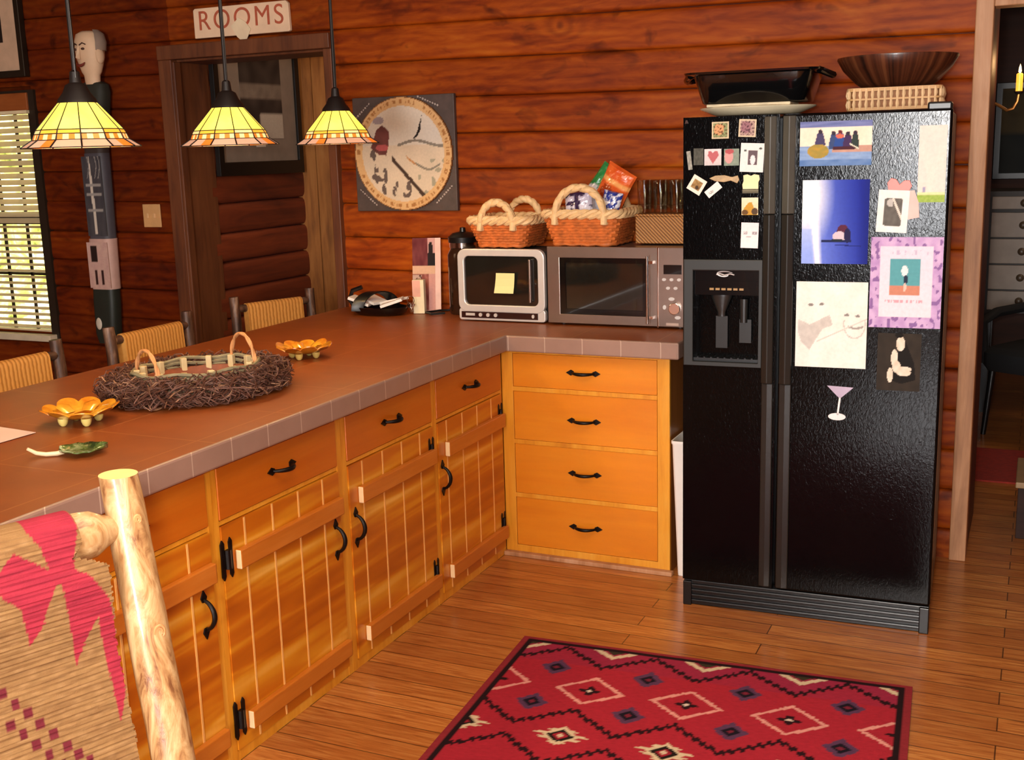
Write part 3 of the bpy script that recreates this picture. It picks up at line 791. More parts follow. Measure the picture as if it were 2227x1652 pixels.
w = MB(); w.prism([(-.026, -.018), (.024, -.018), (.024, .004), (.028, .012), (.026, .026), (.01, .029), (0, .024), (-.012, .029), (-.025, .026), (-.024, .008), (-.028, -.004)], -.004, 0)
tm = w.build('toast_magnet', plain('cream_magnet', '#ecd9a4', .5)); tag(tm, 'cream bread slice shaped magnet under the white bordered photo', 'magnet'); on_fridge(tm, .226, 1.484, 0, -.0004)
sheet('dim_snapshot', 'small dim strip picture under the bread slice magnet', 'magnet', (.198, .250, 1.452, 1.464), lambda u, v: lerp(hx('5a5648'), hx('8a846c'), v), .003, group=G_)
def yel(u, v):
    c = lerp(hx('ecd8a8'), hx('f4e6c6'), v)
    if inpoly(u, v, [(.1, 0), (.95, 0), (.8, .3), (.6, .75), (.4, .7), (.15, .4)]): c = hx('cc9a3c')
    if ell(u, v, .8, .2, .2, .2): c = hx('5a4634')
    if ell(u, v, .2, .15, .2, .15): c = hx('6e5030')
    return c
sheet('yellow_snapshot', 'small yellow and brown snapshot above the white card on the freezer door', 'magnet', (.196, .250, 1.382, 1.438), yel, .002, group=G_)
def card(u, v):
    c = lerp(hx('fdf2f0'), hx('f6e8ea'), v)
    if .55 < v < .66 and (u < .35 or u > .62) and .12 < u < .92 and nz(u * 2, v * 2, 9) > .4: c = hx('a59ca0')
    if ell(u, v, .45, .44, .12, .02): c = hx('b4aaac')
    return c
sheet('white_card', 'small white card above the ice dispenser on the freezer door', 'card', (.195, .252, 1.274, 1.357), card, .003, roll=.03, group=G_)

# ================================================================== ON TOP OF THE REFRIGERATOR
TZ = FH + .0005
rp = thing('roasting_pan', 'black enamel roasting pan on a cream platter on top of the refrigerator', 'pan', (1.0, .02, TZ + .038), .03)
L = []
for (wd, dp, z, rr) in ((.33, .24, .0, .03), (.345, .255, .004, .04), (.40, .30, .093, .05), (.455, .345, .097, .06), (.46, .35, .104, .06), (.395, .295, .101, .05), (.34, .25, .014, .04), (.32, .23, .010, .03)):
    L.append([(x, y, z) for x, y in rrect(wd, dp, rr, 5)])
w = MB(); w.loft(L); w.build('pan_body', M['blackgloss'], rp, smooth=True)
for sx in (-1, 1):
    w = MB(); pts = [(sx * (.215 + .032 * sin(PI * i / 10)), -.09 + .018 * i, .098 - .014 * sin(PI * i / 10)) for i in range(11)]
    w.tube(pts, .012, 8); w.build('handle', M['blackgloss'], rp, smooth=True)
pl = thing('platter', 'cream oval platter under the black roasting pan', 'platter', (1.0, .01, TZ), .03)
w = MB(); w.lathe([(0, 0), (.14, 0), (.15, .004), (.195, .022), (.198, .026), (.192, .028), (.145, .012), (0, .010)], 40, sy=.8)
w.build('plate_body', plain('cream_glaze', '#e6d6b4', .35, var=.08, scale=20), pl, smooth=True)
w = MB(); w.box(-.15, .13, -.12, .06, .0, .010); w.build('liner', plain('newsprint', '#cfc1a0', .8, var=.2, scale=30), pl, loc=(-.0, 0, .0272), bevel=.003)
pb = thing('woven_basket', 'low tan lattice basket under the wooden bowl on the refrigerator', 'basket', (1.44, .13, TZ), FA)
w = MB()
for za, zb in ((0, .010), (.033, .039), (.062, .073)):
    w.ring([(x, y) for x, y in rrect(.30, .24, .03)], [(x, y) for x, y in rrect(.288, .228, .026)], za, zb)
for v_ in w.bm.verts: v_.co = Vector((v_.co.x, v_.co.z, v_.co.y))
w.build('bands', plain('tan_band', '#c79a66', .6), pb)
w = MB(); per = resample(rrect(.294, .234, .028), 52)
for i in range(52):
    x, y = per[i]; w.tube([(x, y, .004), (x * 1.012, y * 1.012, .02), (x, y, .036), (x * 1.012, y * 1.012, .05), (x, y, .07)], [.004, .0065, .0035, .0065, .004], 6)
w.build('uprights', plain('light_cane', '#ddb88a', .5), pb, smooth=True)
w = MB(); w.loft([[(x, y, z) for x, y in rrect(.282, .222, .024)] for z in (.002, .066)]); w.build('lining', plain('brown_lining', '#8a5a34', .7), pb)
t = NT('stave_wood'); tc = t.n('ShaderNodeTexCoord'); sp = t.n('ShaderNodeSeparateXYZ'); t.l(tc.outputs['Object'], sp.inputs[0])
an = t.math('ARCTAN2', sp.outputs[1], sp.outputs[0]); st = t.noise(None, 1, 2); nn = t.n('ShaderNodeTexNoise', noise_dimensions='1D'); nn.inputs['Scale'].default_value = 5.5; nn.inputs['Detail'].default_value = 5; t.l(an, nn.inputs['W'])
t.base(t.ramp(nn.outputs['Fac'], [(.35, '#24100a'), (.5, '#4a2414'), (.66, '#653820')])); t.set(rough=.35, coat=.2); M['stave'] = t.m
bw = thing('wooden_bowl', 'wide dark wooden bowl of striped staves on the lattice basket', 'bowl', (1.435, .17, TZ + .0735))
w = MB(); w.lathe([(0, 0), (.105, 0), (.135, .02), (.175, .062), (.196, .098), (.195, .104), (.186, .103), (.165, .066), (.125, .028), (0, .014)], 48); w.build('bowl_body', M['stave'], bw, smooth=True)

# ================================================================== BACK COUNTER APPLIANCES
CZ = .9115
to = thing('toaster_oven', 'small silver-framed toaster oven with a dark glass door and a yellow note', 'toaster oven', (-.110, .25, CZ))
MB().box(-.19, .19, .025, .272, .012, .294).build('body', M['grayplastic'], to, bevel=.01)
w = MB(); o_ = rrect(.395, .263, .035, 6, 0, .171); i_ = rrect(.335, .203, .022, 6, 0, .171); w.ring(o_, i_, 0, .026)
dr = w.build('door', M['silver'], to, bevel=.004)
t = NT('dark_oven_glass'); t.base(t.mix(t.noise(t.coord(), 8), (.006, .006, .005), (.018, .016, .012))); t.set(rough=.06, coat=.5, spec=.8); M['ovenglass'] = t.m
w = MB(); w.prism(i_, .010, .020); w.build('window_pane', M['ovenglass'], dr)
MB().box(.132, .140, -.012, .008, .085, .262).box(.132, .140, -.006, .012, .085, .095).box(.132, .140, -.006, .012, .252, .262).build('handle', M['steel'], dr, bevel=.002)
w = MB(); w.prism(rrect(.395, .05, .012, 4, 0, .029), .002, .027); cp = w.build('control_bar', M['silver'], to, bevel=.003)
MB().box(-.185, .165, -.001, .004, .014, .040).build('dark_strip', plain('maroon_strip', '#2a0f0c', .3), cp)
w = MB(); w.box(-.165, -.122, -.002, 0, .023, .034)
for x in (-.095, -.06, -.025): w.prism([(x + .008 * cos(2 * PI * i / 12), .028 + .008 * sin(2 * PI * i / 12)) for i in range(12)], -.006, 0)
w.prism([(.145 + .006 * cos(2 * PI * i / 12), .028 + .008 * sin(2 * PI * i / 12)) for i in range(12)], -.005, 0)
w.build('dials', M['silver'], cp)
for sx in (-.15, .15):
    for y in (.05, .24): MB().lathe([(0, 0), (.012, 0), (.012, .014), (0, .014)], 12).build('foot', M['black'], to, loc=(sx, y, 0))
nt = MB(); nt.loft([[(x, -.004 * q * q, z) for x in (-.043 + .006 * q, .043 + .004 * q)] for q, z in ((-1, -.042), (-.3, -.012), (.4, .018), (1, .042))], ring=False, cap0=False, cap1=False)
nt = nt.build('sticky_note', plain('yellow_note', '#f4e7a2', .7, var=.03), loc=(-.088, .2455, CZ + .163)); tag(nt, 'square pale yellow sticky note on the toaster oven glass', 'note')
nt.modifiers.new('t', 'SOLIDIFY').thickness = .0006

mw = thing('microwave_oven', 'stainless steel microwave oven between the toaster oven and the refrigerator', 'microwave', (.105, .24, CZ))
MB().box(.004, .59, .02, .285, .012, .312).build('body', M['steel'], mw, bevel=.005)
w = MB(); w.ring([(0, .008), (.462, .008), (.462, .316), (0, .316)], [(.054, .045), (.424, .045), (.424, .272), (.054, .272)], 0, .02)
md = w.build('door', M['steel'], mw, bevel=.002)
w = MB(); w.ring([(.054, .045), (.424, .045), (.424, .272), (.054, .272)], [(.078, .066), (.402, .066), (.402, .252), (.078, .252)], .003, .02); w.build('door_bezel', M['blackgloss'], md)
MB().box(.078, .402, .008, .014, .066, .252).build('window_pane', M['ovenglass'], md)
w = MB(); w.tube([(.431, -.028, .022), (.431, -.028, .285)], .006, 10); w.build('handle', M['chrome'], md, smooth=True)
MB().box(.426, .452, -.028, 0, .255, .266).box(.426, .452, -.028, 0, .04, .051).build('handle_mount', M['chrome'], md)
w = MB(); w.box(.464, .592, 0, .02, .008, .316); pp_ = w.build('control_panel', M['steel'], mw, bevel=.002)
MB().box(.4635, .468, -.003, .002, .004, .318).build('panel_edge', M['chrome'], pp_)
MB().box(.488, .560, -.001, .002, .214, .250).build('display', M['blackgloss'], pp_)
for i, (x, z, rx, rz) in enumerate([(.490, .193, .008, .006), (.520, .193, .008, .006), (.550, .193, .008, .006), (.506, .160, .008, .006), (.536, .160, .008, .006), (.520, .118, .012, .007), (.492, .085, .007, .009), (.545, .046, .012, .007)]):
    MB().prism([(x + rx * cos(2 * PI * q / 10), z + rz * sin(2 * PI * q / 10)) for q in range(10)], -.003, .001).build('button', M['silver'], pp_)
w = MB(); w.prism([(.535 + .024 * cos(2 * PI * q / 20), .082 + .024 * sin(2 * PI * q / 20)) for q in range(20)], -.018, .001); w.build('dial', M['chrome'], pp_, bevel=.003)
MB().box(.498, .548, -.001, .001, .014, .024).build('maker_plate', plain('pale_plate', '#b49a8c', .4), pp_)
for x in (.05, .54):
    for y in (.05, .25): MB().lathe([(0, 0), (.014, 0), (.014, .013), (0, .013)], 12).build('foot', M['black'], mw, loc=(x, y, 0))

# canister behind the toaster oven
cn = thing('canister', 'tall dark glass canister with black lid behind the toaster oven', 'canister', (-.385, .462, CZ))
t = NT('brown_glass'); t.base(t.mix(t.noise(t.coord(), 6), (.035, .014, .007), (.05, .02, .01))); t.set(rough=.12, trans=.35, coat=.3); M['brownglass'] = t.m
w = MB(); w.lathe([(0, 0), (.066, 0), (.070, .01), (.070, .26), (.058, .285), (.054, .29), (0, .29)], 28); w.build('jar', M['brownglass'], cn, smooth=True)
w = MB(); w.lathe([(0, .29), (.060, .29), (.060, .312), (0, .312)], 28); w.build('band', M['chrome'], cn, smooth=True)
w = MB(); w.lathe([(0, .312), (.064, .312), (.066, .335), (.045, .352), (.014, .358), (.012, .375), (0, .378)], 28); w.build('lid', M['black'], cn, smooth=True)

# ------------------------------------------------------------------ wicker baskets
def wicker_basket(name, label, loc, bw, bd, tw, td, h, hh, rows, rz=0, hw=None):
    root = thing(name, label, 'basket', loc, rz, 'wicker baskets on the ovens')
    w = MB(); N = 72
    for k in range(rows):
        q = (k + .5) / rows; W, D = bw + (tw - bw) * q, bd + (td - bd) * q; z = h * q
        lp = resample(rrect(W, D, .03 + .01 * q, 5), N)
        pts = [(x * (1 + .018 * (1 if (i + k) % 2 else -1)), y * (1 + .018 * (1 if (i + k) % 2 else -1)), z + .0012 * sin(i * 1.7 + k)) for i, (x, y) in enumerate(lp)]
        w.tube(pts, h / rows * .56, 6, closed=True)
    w.build('weave', M['wicker'], root, smooth=True)
    w = MB()
    w.loft([[(x * .985, y * .985, z) for x, y in rrect(bw + (tw - bw) * z / h, bd + (td - bd) * z / h, .03)] for z in (.003, h)], cap1=False); w.build('lining', M['wicker'], root)
    w = MB(); lp = resample(rrect(bw * 1.03, bd * 1.03, .03), 60); w.tube([(x, y, .006 + .002 * sin(i * 1.5)) for i, (x, y) in enumerate(lp)], .008, 8, closed=True); w.build('base_braid', M['wicker'], root, smooth=True)
    w = MB()
    for ph in range(3):
        lp = resample(rrect(tw, td, .045, 6), 110)
        w.tube([(x * (1 + .05 * cos(i * .55 + ph * 2.1)), y * (1 + .05 * cos(i * .55 + ph * 2.1)), h + .010 + .010 * sin(i * .55 + ph * 2.1)) for i, (x, y) in enumerate(lp)], .0115, 7, closed=True)
    w.build('rim_braid', M['wicker_rim'], root, smooth=True)
    hw = hw or tw * .27
    for sy in (-1, 1):
        w = MB()
        for ph in range(2):
            pts = []
            for i in range(29):
                a = PI * i / 28; c_ = cos(a); s_ = sin(a)
                pts.append((-hw * c_ * (1 if abs(c_) < .999 else 1), sy * (td / 2 + .004 + .006 * cos(i * .9 + ph * PI)), h - .03 + (hh + .03) * s_ ** .75 + .005 * sin(i * .9 + ph * PI)))
            w.tube(pts, .0135, 8)
        w.build('handle', M['wicker_rim'], root, smooth=True)
    return root
wicker_basket('wicker_basket', 'smaller wicker basket with pale braided rim on the toaster oven', (-.125, .405, 1.2185), .20, .23, .275, .28, .10, .085, 9, hw=.075)
wicker_basket('wicker_basket', 'larger wicker basket holding snack bags on the microwave oven', (.245, .395, 1.2295), .25, .24, .325, .29, .115, .115, 10, hw=.105)

def pouch(name, label, loc, w_, h_, rot, fn, th=.03):
    n = 18
    def shp(side):
        def f(u, v):
            e = (max(0, 1 - (2 * u - 1) ** 2) ** .5) * (max(0, 1 - (2 * v - 1) ** 4) ** .5)
            return ((u - .5) * w_ * (1 - .05 * sin(PI * v)), side * th * e + .003 * noise.noise((u * 7, v * 7, side)), (v - .5) * h_)
        return f
    r_ = thing(name, label, 'snack bag', loc, 0, 'snack bags in the basket'); r_.rotation_euler = rot
    a = art('front_film', w_, h_, n, n, fn, M['film'], r_, shape=shp(-1), thick=0)
    b = art('rear_film', w_, h_, n, n, fn, M['film'], r_, shape=shp(1), thick=0)
    return r_
M['film'] = paint('foil_film', .22, coat=.3, spec=.6)
def green_bag(u, v):
    if v < .42 + .1 * sin(u * 6): return lerp(hx('f2f0f4'), hx('c9c6d8'), nz(u, v, 5))
    return hx('d8c84a') if u > .72 and v > .5 else lerp(hx('1f8a4a'), hx('2f7a3c'), nz(u, v, 5))
def orange_bag(u, v):
    c = lerp(hx('d84a1c'), hx('ee7a34'), nz(u, v, 4))
    if ell(u, v, .35, .35, .2, .2): c = hx('a0380c')
    if abs(v - .62) < .05: c = hx('f4a860')
    return c
def blue_bag(u, v):
    return hx('e8e6f0') if nz(u, v, 5) > .56 else lerp(hx('1c2c7a'), hx('3a4cae'), nz(u, v, 8))
def purple_bag(u, v):
    return hx('3a2a4e') if (nz(u, v, 5, 7) > .56 or abs(u - .5) < .06) else lerp(hx('f4eef6'), hx('cfc4dc'), v)
pouch('snack_bag', 'green and white snack bag sticking up at the left of the larger basket', (.262, .455, 1.445), .11, .20, (.0, math.radians(38), .1), green_bag, .02)
pouch('snack_bag', 'orange snack bag leaning right in the larger basket', (.340, .400, 1.452), .135, .17, (.05, math.radians(30), -.1), orange_bag, .026)
pouch('snack_bag', 'dark blue and white snack bag at the right end of the larger basket', (.348, .335, 1.395), .08, .09, (-.1, .25, .1), blue_bag, .018)
pouch('snack_bag', 'white and purple packet seen through the larger basket handle', (.205, .345, 1.395), .12, .09, (-.1, -.1, 0), purple_bag, .022)

# woven box and glasses
t = NT('diagonal_weave'); wv = t.wave(t.coord((1, 1, 1), rot=(0, math.radians(45), 0)), 30, .6, 'X', 1, 3); w3 = t.noise(t.coord(), 60, 3)
t.base(t.mix(t.math('MULTIPLY', w3, .3), t.ramp(wv, [(.3, '#7a4a1c'), (.6, '#bd8344')]), '#5a3414')); t.set(rough=.6); t.bump(wv, .5, .003); M['diag'] = t.m
wb = thing('woven_box', 'tan diagonal-weave box on the microwave next to the refrigerator', 'box', (.560, .46, 1.2295))
MB().box(-.130, .135, -.072, .072, 0, .108).build('box_body', M['diag'], wb, bevel=.004)
MB().box(-.133, .138, -.075, .075, .108, .117).build('lid', M['diag'], wb, bevel=.003)
t = NT('drinking_glass'); t.base('#e8e2d4'); t.set(rough=.05)
tb_ = t.n('ShaderNodeBsdfTransparent'); tb_.inputs[0].default_value = (.95, .93, .86, 1)
gl_ = t.n('ShaderNodeBsdfGlossy'); gl_.inputs['Roughness'].default_value = .06; lw_ = t.n('ShaderNodeLayerWeight'); lw_.inputs[0].default_value = .35
nzg = t.noise(t.coord(), 8, 2); mx = t.n('ShaderNodeMixShader'); t.l(t.math('ADD', t.math('MULTIPLY', lw_.outputs['Facing'], .35), t.math('MULTIPLY', nzg, .05)), mx.inputs[0])
t.l(tb_.outputs[0], mx.inputs[1]); t.l(gl_.outputs[0], mx.inputs[2]); t.l(mx.outputs[0], t.o.inputs['Surface']); gm = t.m
g0 = None
for j, y in enumerate((.413, .487)):
    for i, x in enumerate((.462, .528, .594, .660)):
        lab = ('glass tumbler in the %s row on the woven box, %s' % (('front', 'rear')[j], ('nearest the larger basket', 'second from the larger basket', 'second from the far right end', 'partly behind the refrigerator edge')[i]))
        if g0 is None:
            g0 = thing('glass_tumbler', lab, 'glass', (x, y, 1.347), 0, 'glass tumblers on the woven box')
            w = MB(); w.lathe([(0, 0), (.024, 0), (.026, .004), (.031, .13), (.0305, .132), (.0285, .130), (.0235, .018), (.0, .016)], 20); w.build('glass_body', gm, g0, smooth=True)
        else:
            c_ = copy_tree(g0); c_.location = (x, y, 1.347); c_['label'] = lab

# waste bin in the gap beside the fridge
wbn = thing('waste_bin', 'slim white waste bin in the gap between the drawers and the refrigerator', 'bin', (.744, .07, 0))
L = [[(x, y, z) for x, y in rrect(a, b, .012, 4)] for a, b, z in ((.05, .14, 0), (.052, .142, .01), (.080, .19, .52), (.086, .196, .525), (.086, .196, .535), (.076, .186, .535), (.046, .136, .012))]
w = MB(); w.loft(L); w.build('bin_body', M['white'], wbn, smooth=True)
def at(u, v, ax, val):
    """World point on the plane axis=val seen at pixel (u, v) of the 2227-wide frame."""
    d = R.transposed() @ Vector((u - 1113.5, v - 826, FPX)); return CAM + d * ((val - CAM[ax]) / d[ax])

# ================================================================== ON THE COUNTER
# twig centrepiece basket
hl_, hr_ = at(322, 826, 2, .975), at(530, 794, 2, .975)
mid_ = (hl_ + hr_) / 2; ax_ = hr_ - hl_; ang = math.atan2(ax_.y, ax_.x); HD = ax_.length / 2
tb = thing('twig_basket', 'oval twig basket with two hoop handles and a shaggy brown vine rim on the counter', 'basket', (mid_.x, mid_.y, CZ), ang)
OA, OB = HD + .075, HD * .50 + .105
def ovl(k, z, n=64): return [((OA + k) * cos(2 * PI * i / n), (OB + k) * sin(2 * PI * i / n), z) for i in range(n)]
w = MB(); w.loft([ovl(-.075, .004), ovl(-.06, .02), ovl(-.045, .06), ovl(-.055, .06), ovl(-.073, .018)]); w.build('tray_base', plain('red_brown_base', '#7a4024', .6, var=.3, scale=30), tb, smooth=True)
w = MB()
for k in range(5):
    w.tube([(x, y, z + .004 * sin(i * .7 + k)) for i, (x, y, z) in enumerate(ovl(-.035, .028 + .014 * k))], .006, 6, closed=True)
w.build('stick_wall', plain('gray_green_twig', '#7c7358', .7, var=.3, scale=40), tb, smooth=True)
for i in range(14):
    a = 2 * PI * (i + .3) / 14
    w = MB(); w.cbox((0, 0, 0), (.018, .018, .052)); w.build('cream_peg', plain('cream_peg', '#cdb98c', .6) if i == 0 else M['peg'], tb, loc=((OA - .05) * cos(a), (OB - .05) * sin(a), .064), rot=(0, 0, a), bevel=.002)
    if i == 0: M['peg'] = bpy.data.materials['cream_peg']
w = MB(); rv = random.Random(5)
for i in range(3300):
    a = rv.uniform(0, 2 * PI); ph = rv.uniform(0, 2 * PI); rr = .046 * math.sqrt(rv.uniform(.1, 1))
    def pt(a, ph, rr):
        ro = rr * cos(ph) * 1.15
        return Vector(((OA + .012 + ro) * cos(a), (OB + .012 + ro) * sin(a), max(.004, .043 + rr * sin(ph) * .9)))
    da = rv.uniform(.08, .24) * rv.choice((-1, 1)); dph = rv.uniform(-1.6, 1.6)
    P = [pt(a + da * q, ph + dph * q, rr * (1 + .32 * sin(q * 4 + i))) for q in (0, .33, .66, 1)]
    w.m = 0 if rv.random() < .66 else (1 if rv.random() < .78 else 2)
    w.tube(P, [.0014, .0021, .0019, .0008], 4)
w.build('vine_rim', [plain('dark_vine', '#4a2818', .75, var=.35, scale=40), plain('mauve_vine', '#66463a', .75, var=.3, scale=40), plain('tan_vine', '#8f684c', .75, var=.3, scale=40)], tb, smooth=True)
for sx in (-1, 1):
    w = MB()
    for q in range(2):
        w.tube([(sx * HD + .003 * cos(i * .8 + q * PI), -.085 * cos(PI * i / 24) + .003 * sin(i * .8 + q * PI), .03 + (.135 if sx > 0 else .122) * sin(PI * i / 24) ** .8) for i in range(25)], .0044, 7)
    w.build('hoop_handle', plain('tan_hoop', '#c48a58', .5, var=.2, scale=50), tb, smooth=True)

# two flower dishes
t = NT('amber_glaze'); tc = t.n('ShaderNodeTexCoord'); sp = t.n('ShaderNodeSeparateXYZ'); t.l(tc.outputs['Object'], sp.inputs[0])
f = t.math('ADD', t.math('MULTIPLY', sp.outputs[2], 9), t.math('MULTIPLY', t.noise(tc.outputs['Object'], 22, 4), .75))
t.base(t.ramp(f, [(.35, '#f4cf5c'), (.66, '#e9a530'), (.92, '#c4701a')])); t.set(rough=.18, coat=.5); M['amber'] = t.m
M['paleyellow'] = plain('pale_yellow_glaze', '#ecd27a', .25, coat=.4)
def flower_dish(label, loc, rz, r0):
    root = thing('flower_dish', label, 'dish', loc, rz, 'flower-shaped dishes on the counter')
    w = MB(); n = 72
    def ringp(rad, z, amp, za, k):
        out = []
        for i in range(n):
            a = 2 * PI * i / n; pet = abs(sin(a * 4.5)) ** .6
            rr = rad * (1 - amp + amp * pet); out.append((rr * cos(a), rr * sin(a), z + za * (pet - .5) + .3 * za * sin(a * 3 + k)))
        return out
    w.loft([ringp(.02 * r0, .018, 0, 0, 0), ringp(.45 * r0, .020, .03, .001, 0), ringp(.72 * r0, .030, .06, .004, 1), ringp(1.0 * r0, .043, .13, .012, 1), ringp(.985 * r0, .0465, .13, .012, 1), ringp(.70 * r0, .035, .06, .004, 1), ringp(.45 * r0, .026, .03, .001, 0), ringp(.02 * r0, .023, 0, 0, 0)])
    w.build('petal_bowl', M['amber'], root, smooth=60)
    w = MB()
    for i in range(5):
        a = 2 * PI * i / 5 + .3; L_ = []
        w.loft([[(r_ * cos(a + da), r_ * sin(a + da), z_) for r_, z_, da in ((.40 * r0, .026, -.42), (.66 * r0, .043, -.34), (.74 * r0, .050, 0), (.66 * r0, .043, .34), (.40 * r0, .026, .42))], [(r_ * cos(a + da), r_ * sin(a + da), z_ + .003) for r_, z_, da in ((.30 * r0, .026, -.3), (.52 * r0, .038, -.24), (.58 * r0, .045, 0), (.52 * r0, .038, .24), (.30 * r0, .026, .3))]])
    w.build('inner_petals', M['amber'], root, smooth=60)
    for i in range(4):
        a = PI / 4 + PI / 2 * i; w = MB(); w.lathe([(0, 0), (.006, 0), (.011, .005), (.014, .014), (.014, .0215), (0, .0215)], 12)
        w.build('foot', M['paleyellow'], root, loc=(.45 * r0 * cos(a), .45 * r0 * sin(a), 0), smooth=True)
    return root
p = at(180, 920, 2, CZ); flower_dish('amber flower dish on the counter nearest the foreground log chair post', (p.x - .005, p.y - .0, CZ), .3, .106)
p = at(668, 778, 2, CZ); flower_dish('amber flower dish beyond the twig basket, toward the ovens', (p.x - .012, p.y, CZ), 1.0, .100)

# green leaf dish
p0 = at(62, 998, 2, CZ); p1 = at(234, 980, 2, CZ); d = p1 - p0
ld = thing('leaf_dish', 'small green leaf dish with a pale curled stem near the front edge of the counter', 'dish', (p0.x, p0.y, CZ), math.atan2(d.y, d.x))
Ld = d.length
t = NT('green_leaf_glaze'); v = t.coord(); t.base(t.ramp(t.noise(v, 30, 4, .6, 1), [(.35, '#2a3a1c'), (.52, '#5c6e36'), (.68, '#a8ac80')])); t.set(rough=.2, coat=.5)
bm_ = bmesh.new(); rows = []
for i in range(17):
    q = i / 16; x = Ld * (.40 + .60 * q); hw_ = .052 * (sin(PI * min(1, q * .95 + .05)) ** .7) * (1 + .12 * sin(q * 22)); row = []
    for j in range(9):
        e = j / 8 * 2 - 1; row.append(bm_.verts.new((x, e * hw_, .004 + .012 * abs(e) ** 1.6 + .006 * (2 * q - 1) ** 2 + (.003 if j == 4 else 0))))
    rows.append(row)
for a, b in zip(rows, rows[1:]):
    for j in range(8): bm_.faces.new([a[j], b[j], b[j + 1], a[j + 1]])
me_ = bpy.data.meshes.new('leaf_bowl'); bm_.to_mesh(me_); bm_.free(); me_.shade_smooth(); me_.materials.append(t.m)
o_ = bpy.data.objects.new('leaf_bowl', me_); COL.objects.link(o_); o_.parent = ld; o_.modifiers.new('t', 'SOLIDIFY').thickness = .003
w = MB(); w.tube([(Ld * .46, 0, .010), (Ld * .36, .002, .006), (Ld * .22, .006, .006), (Ld * .1, .004, .012), (0, -.002, .026)], [.006, .006, .0055, .005, .004], 8); w.build('stem', M['cream'], ld, smooth=True)

# sheet of paper on the near end of the counter
sp_ = [at(*q, 2, CZ) for q in ((-90, 928), (-70, 985), (2, 963), (78, 941), (0, 929))]
w = MB(); w.bm.faces.new([w.v((q.x, q.y, CZ + .001)) for q in (sp_[0], sp_[1], sp_[2], sp_[3], sp_[4])])
o_ = w.build('paper_sheet', plain('pinkish_paper', '#e8c9ba', .7, var=.03)); o_.modifiers.new('t', 'SOLIDIFY').thickness = .0008
tag(o_, 'pale pink sheet of paper on the counter by the leaf dish', 'paper')

# group at the back of the counter
nc = thing('napkin_caddy', 'black oval caddy with a wide strap and white papers at the back of the counter', 'caddy', (-.755, .345, CZ), -.1)
w = MB(); w.lathe([(0, 0), (.11, 0), (.135, .012), (.145, .035), (.138, .036), (.128, .016), (.1, .006), (0, .006)], 36, sy=.62); w.build('tray', M['blackgloss'], nc, smooth=True)
w = MB(); prof = []
for i in range(17):
    a = PI * i / 16; prof.append([(-.02 + .045 * cos(a) * .4 - .055 * cos(a) + k_ * .024, -.088 * cos(a) + k_ * .012, .02 + .075 * sin(a) + e_) for k_, e_ in ((-1, 0), (1, 0), (1, .006), (-1, .006))])
w.loft(prof); w.build('strap', M['black'], nc, smooth=True)
w = MB(); w.loft([[(-.115 + .03 * q, y_, .0 + .03 + .05 * q * (1 - q)) for y_ in (-.05, .05)] for q in (0, .5, 1)] , ring=False)
for (cx, cy, rz_, tl) in ((-.085, -.02, .3, .34), (-.055, .03, -.2, .25), (.085, -.02, .5, -.30), (.06, .03, -.1, -.22)):
    w.cbox((cx, cy, .058), (.10, .085, .012), Matrix.Rotation(rz_, 3, 'Z') @ Matrix.Rotation(tl, 3, 'Y'))
w.build('folded_papers', M['paper'], nc)
w = MB(); w.tube([(-.145, .0, .03), (-.16, -.01, .06), (-.14, -.01, .10), (-.1, .01, .115)], .010, 8); w.build('end_loop', M['black'], nc, smooth=True)

ct_ = thing('brochure_stand', 'tall folded brochure with dark pictures leaning on the log wall', 'brochure', (-.600, .485, CZ + .001), .25)
def broch(u, v):
    c = hx('e8b8a8')
    if v > .62: c = lerp(hx('5a1c24'), hx('8a4a48'), nz(u, v, 7)) if u < .66 else (hx('20181a') if v < .80 or ell(u, v, .8, .85, .1, .1) else hx('d8a49c'))
    elif v > .50: c = hx('e2b494')
    elif v > .0: c = lerp(hx('6a2a24'), hx('c88478'), nz(u, v, 8, 2)) if u < .72 else hx('d49a90')
    if .30 < v < .50 and u < .4: c = hx('4a2620') if nz(u, v, 14) > .5 else hx('caa898')
    return c
b_ = art('front_page', .105, .325, 26, 80, broch, M['paint'], ct_); b_.location = (0, .0, .1625); b_.rotation_euler = (-.12, 0, 0)
w = MB().box(.052, .078, .0, .0015, -.1625, .1625); bb = w.build('side_page', plain('pink_page', '#e9bcae', .6), ct_, loc=(0, 0, .1625), rot=(-.12, 0, .0))
MB().box(-.05, .05, .008, .06, .0, .004).build('rear_page', M['paper'], ct_)
cb = thing('small_carton', 'small cream carton with a pink label in front of the tall brochure', 'carton', (-.583, .405, CZ), .2)
MB().box(-.026, .026, -.016, .016, 0, .150).build('carton_body', plain('cream_carton', '#eed8b4', .6), cb, bevel=.002)
MB().box(-.0265, .010, -.0168, -.0158, .075, .148).build('label', plain('pink_label', '#e2a894', .6), cb)
kr = thing('key_ring', 'bunch of small silver keys on a ring hanging over the black caddy', 'keys', (-.598, .355, CZ + .02))
w = MB(); w.tube([(.018 * cos(2 * PI * i / 20), -.004, .045 + .018 * sin(2 * PI * i / 20)) for i in range(20)], .002, 6, closed=True); w.build('ring', M['chrome'], kr, smooth=True)
for i in range(4):
    MB().prism([(-.008, 0), (.008, 0), (.008, -.014), (.003, -.018), (.003, -.04), (-.003, -.04), (-.003, -.018), (-.008, -.014)], -.001, .001).build('key', M['chrome'], kr, loc=(-.014 + .009 * i, -.004 + .002 * i, .03), rot=(0, -.5 + .35 * i, 0))
w = MB(); w.tube([(-.455, .40, CZ + .006), (-.48, .38, CZ + .005), (-.50, .36, CZ + .005), (-.55, .40, CZ + .005), (-.52, .47, CZ + .005), (-.46, .50, CZ + .006)], .005, 8)
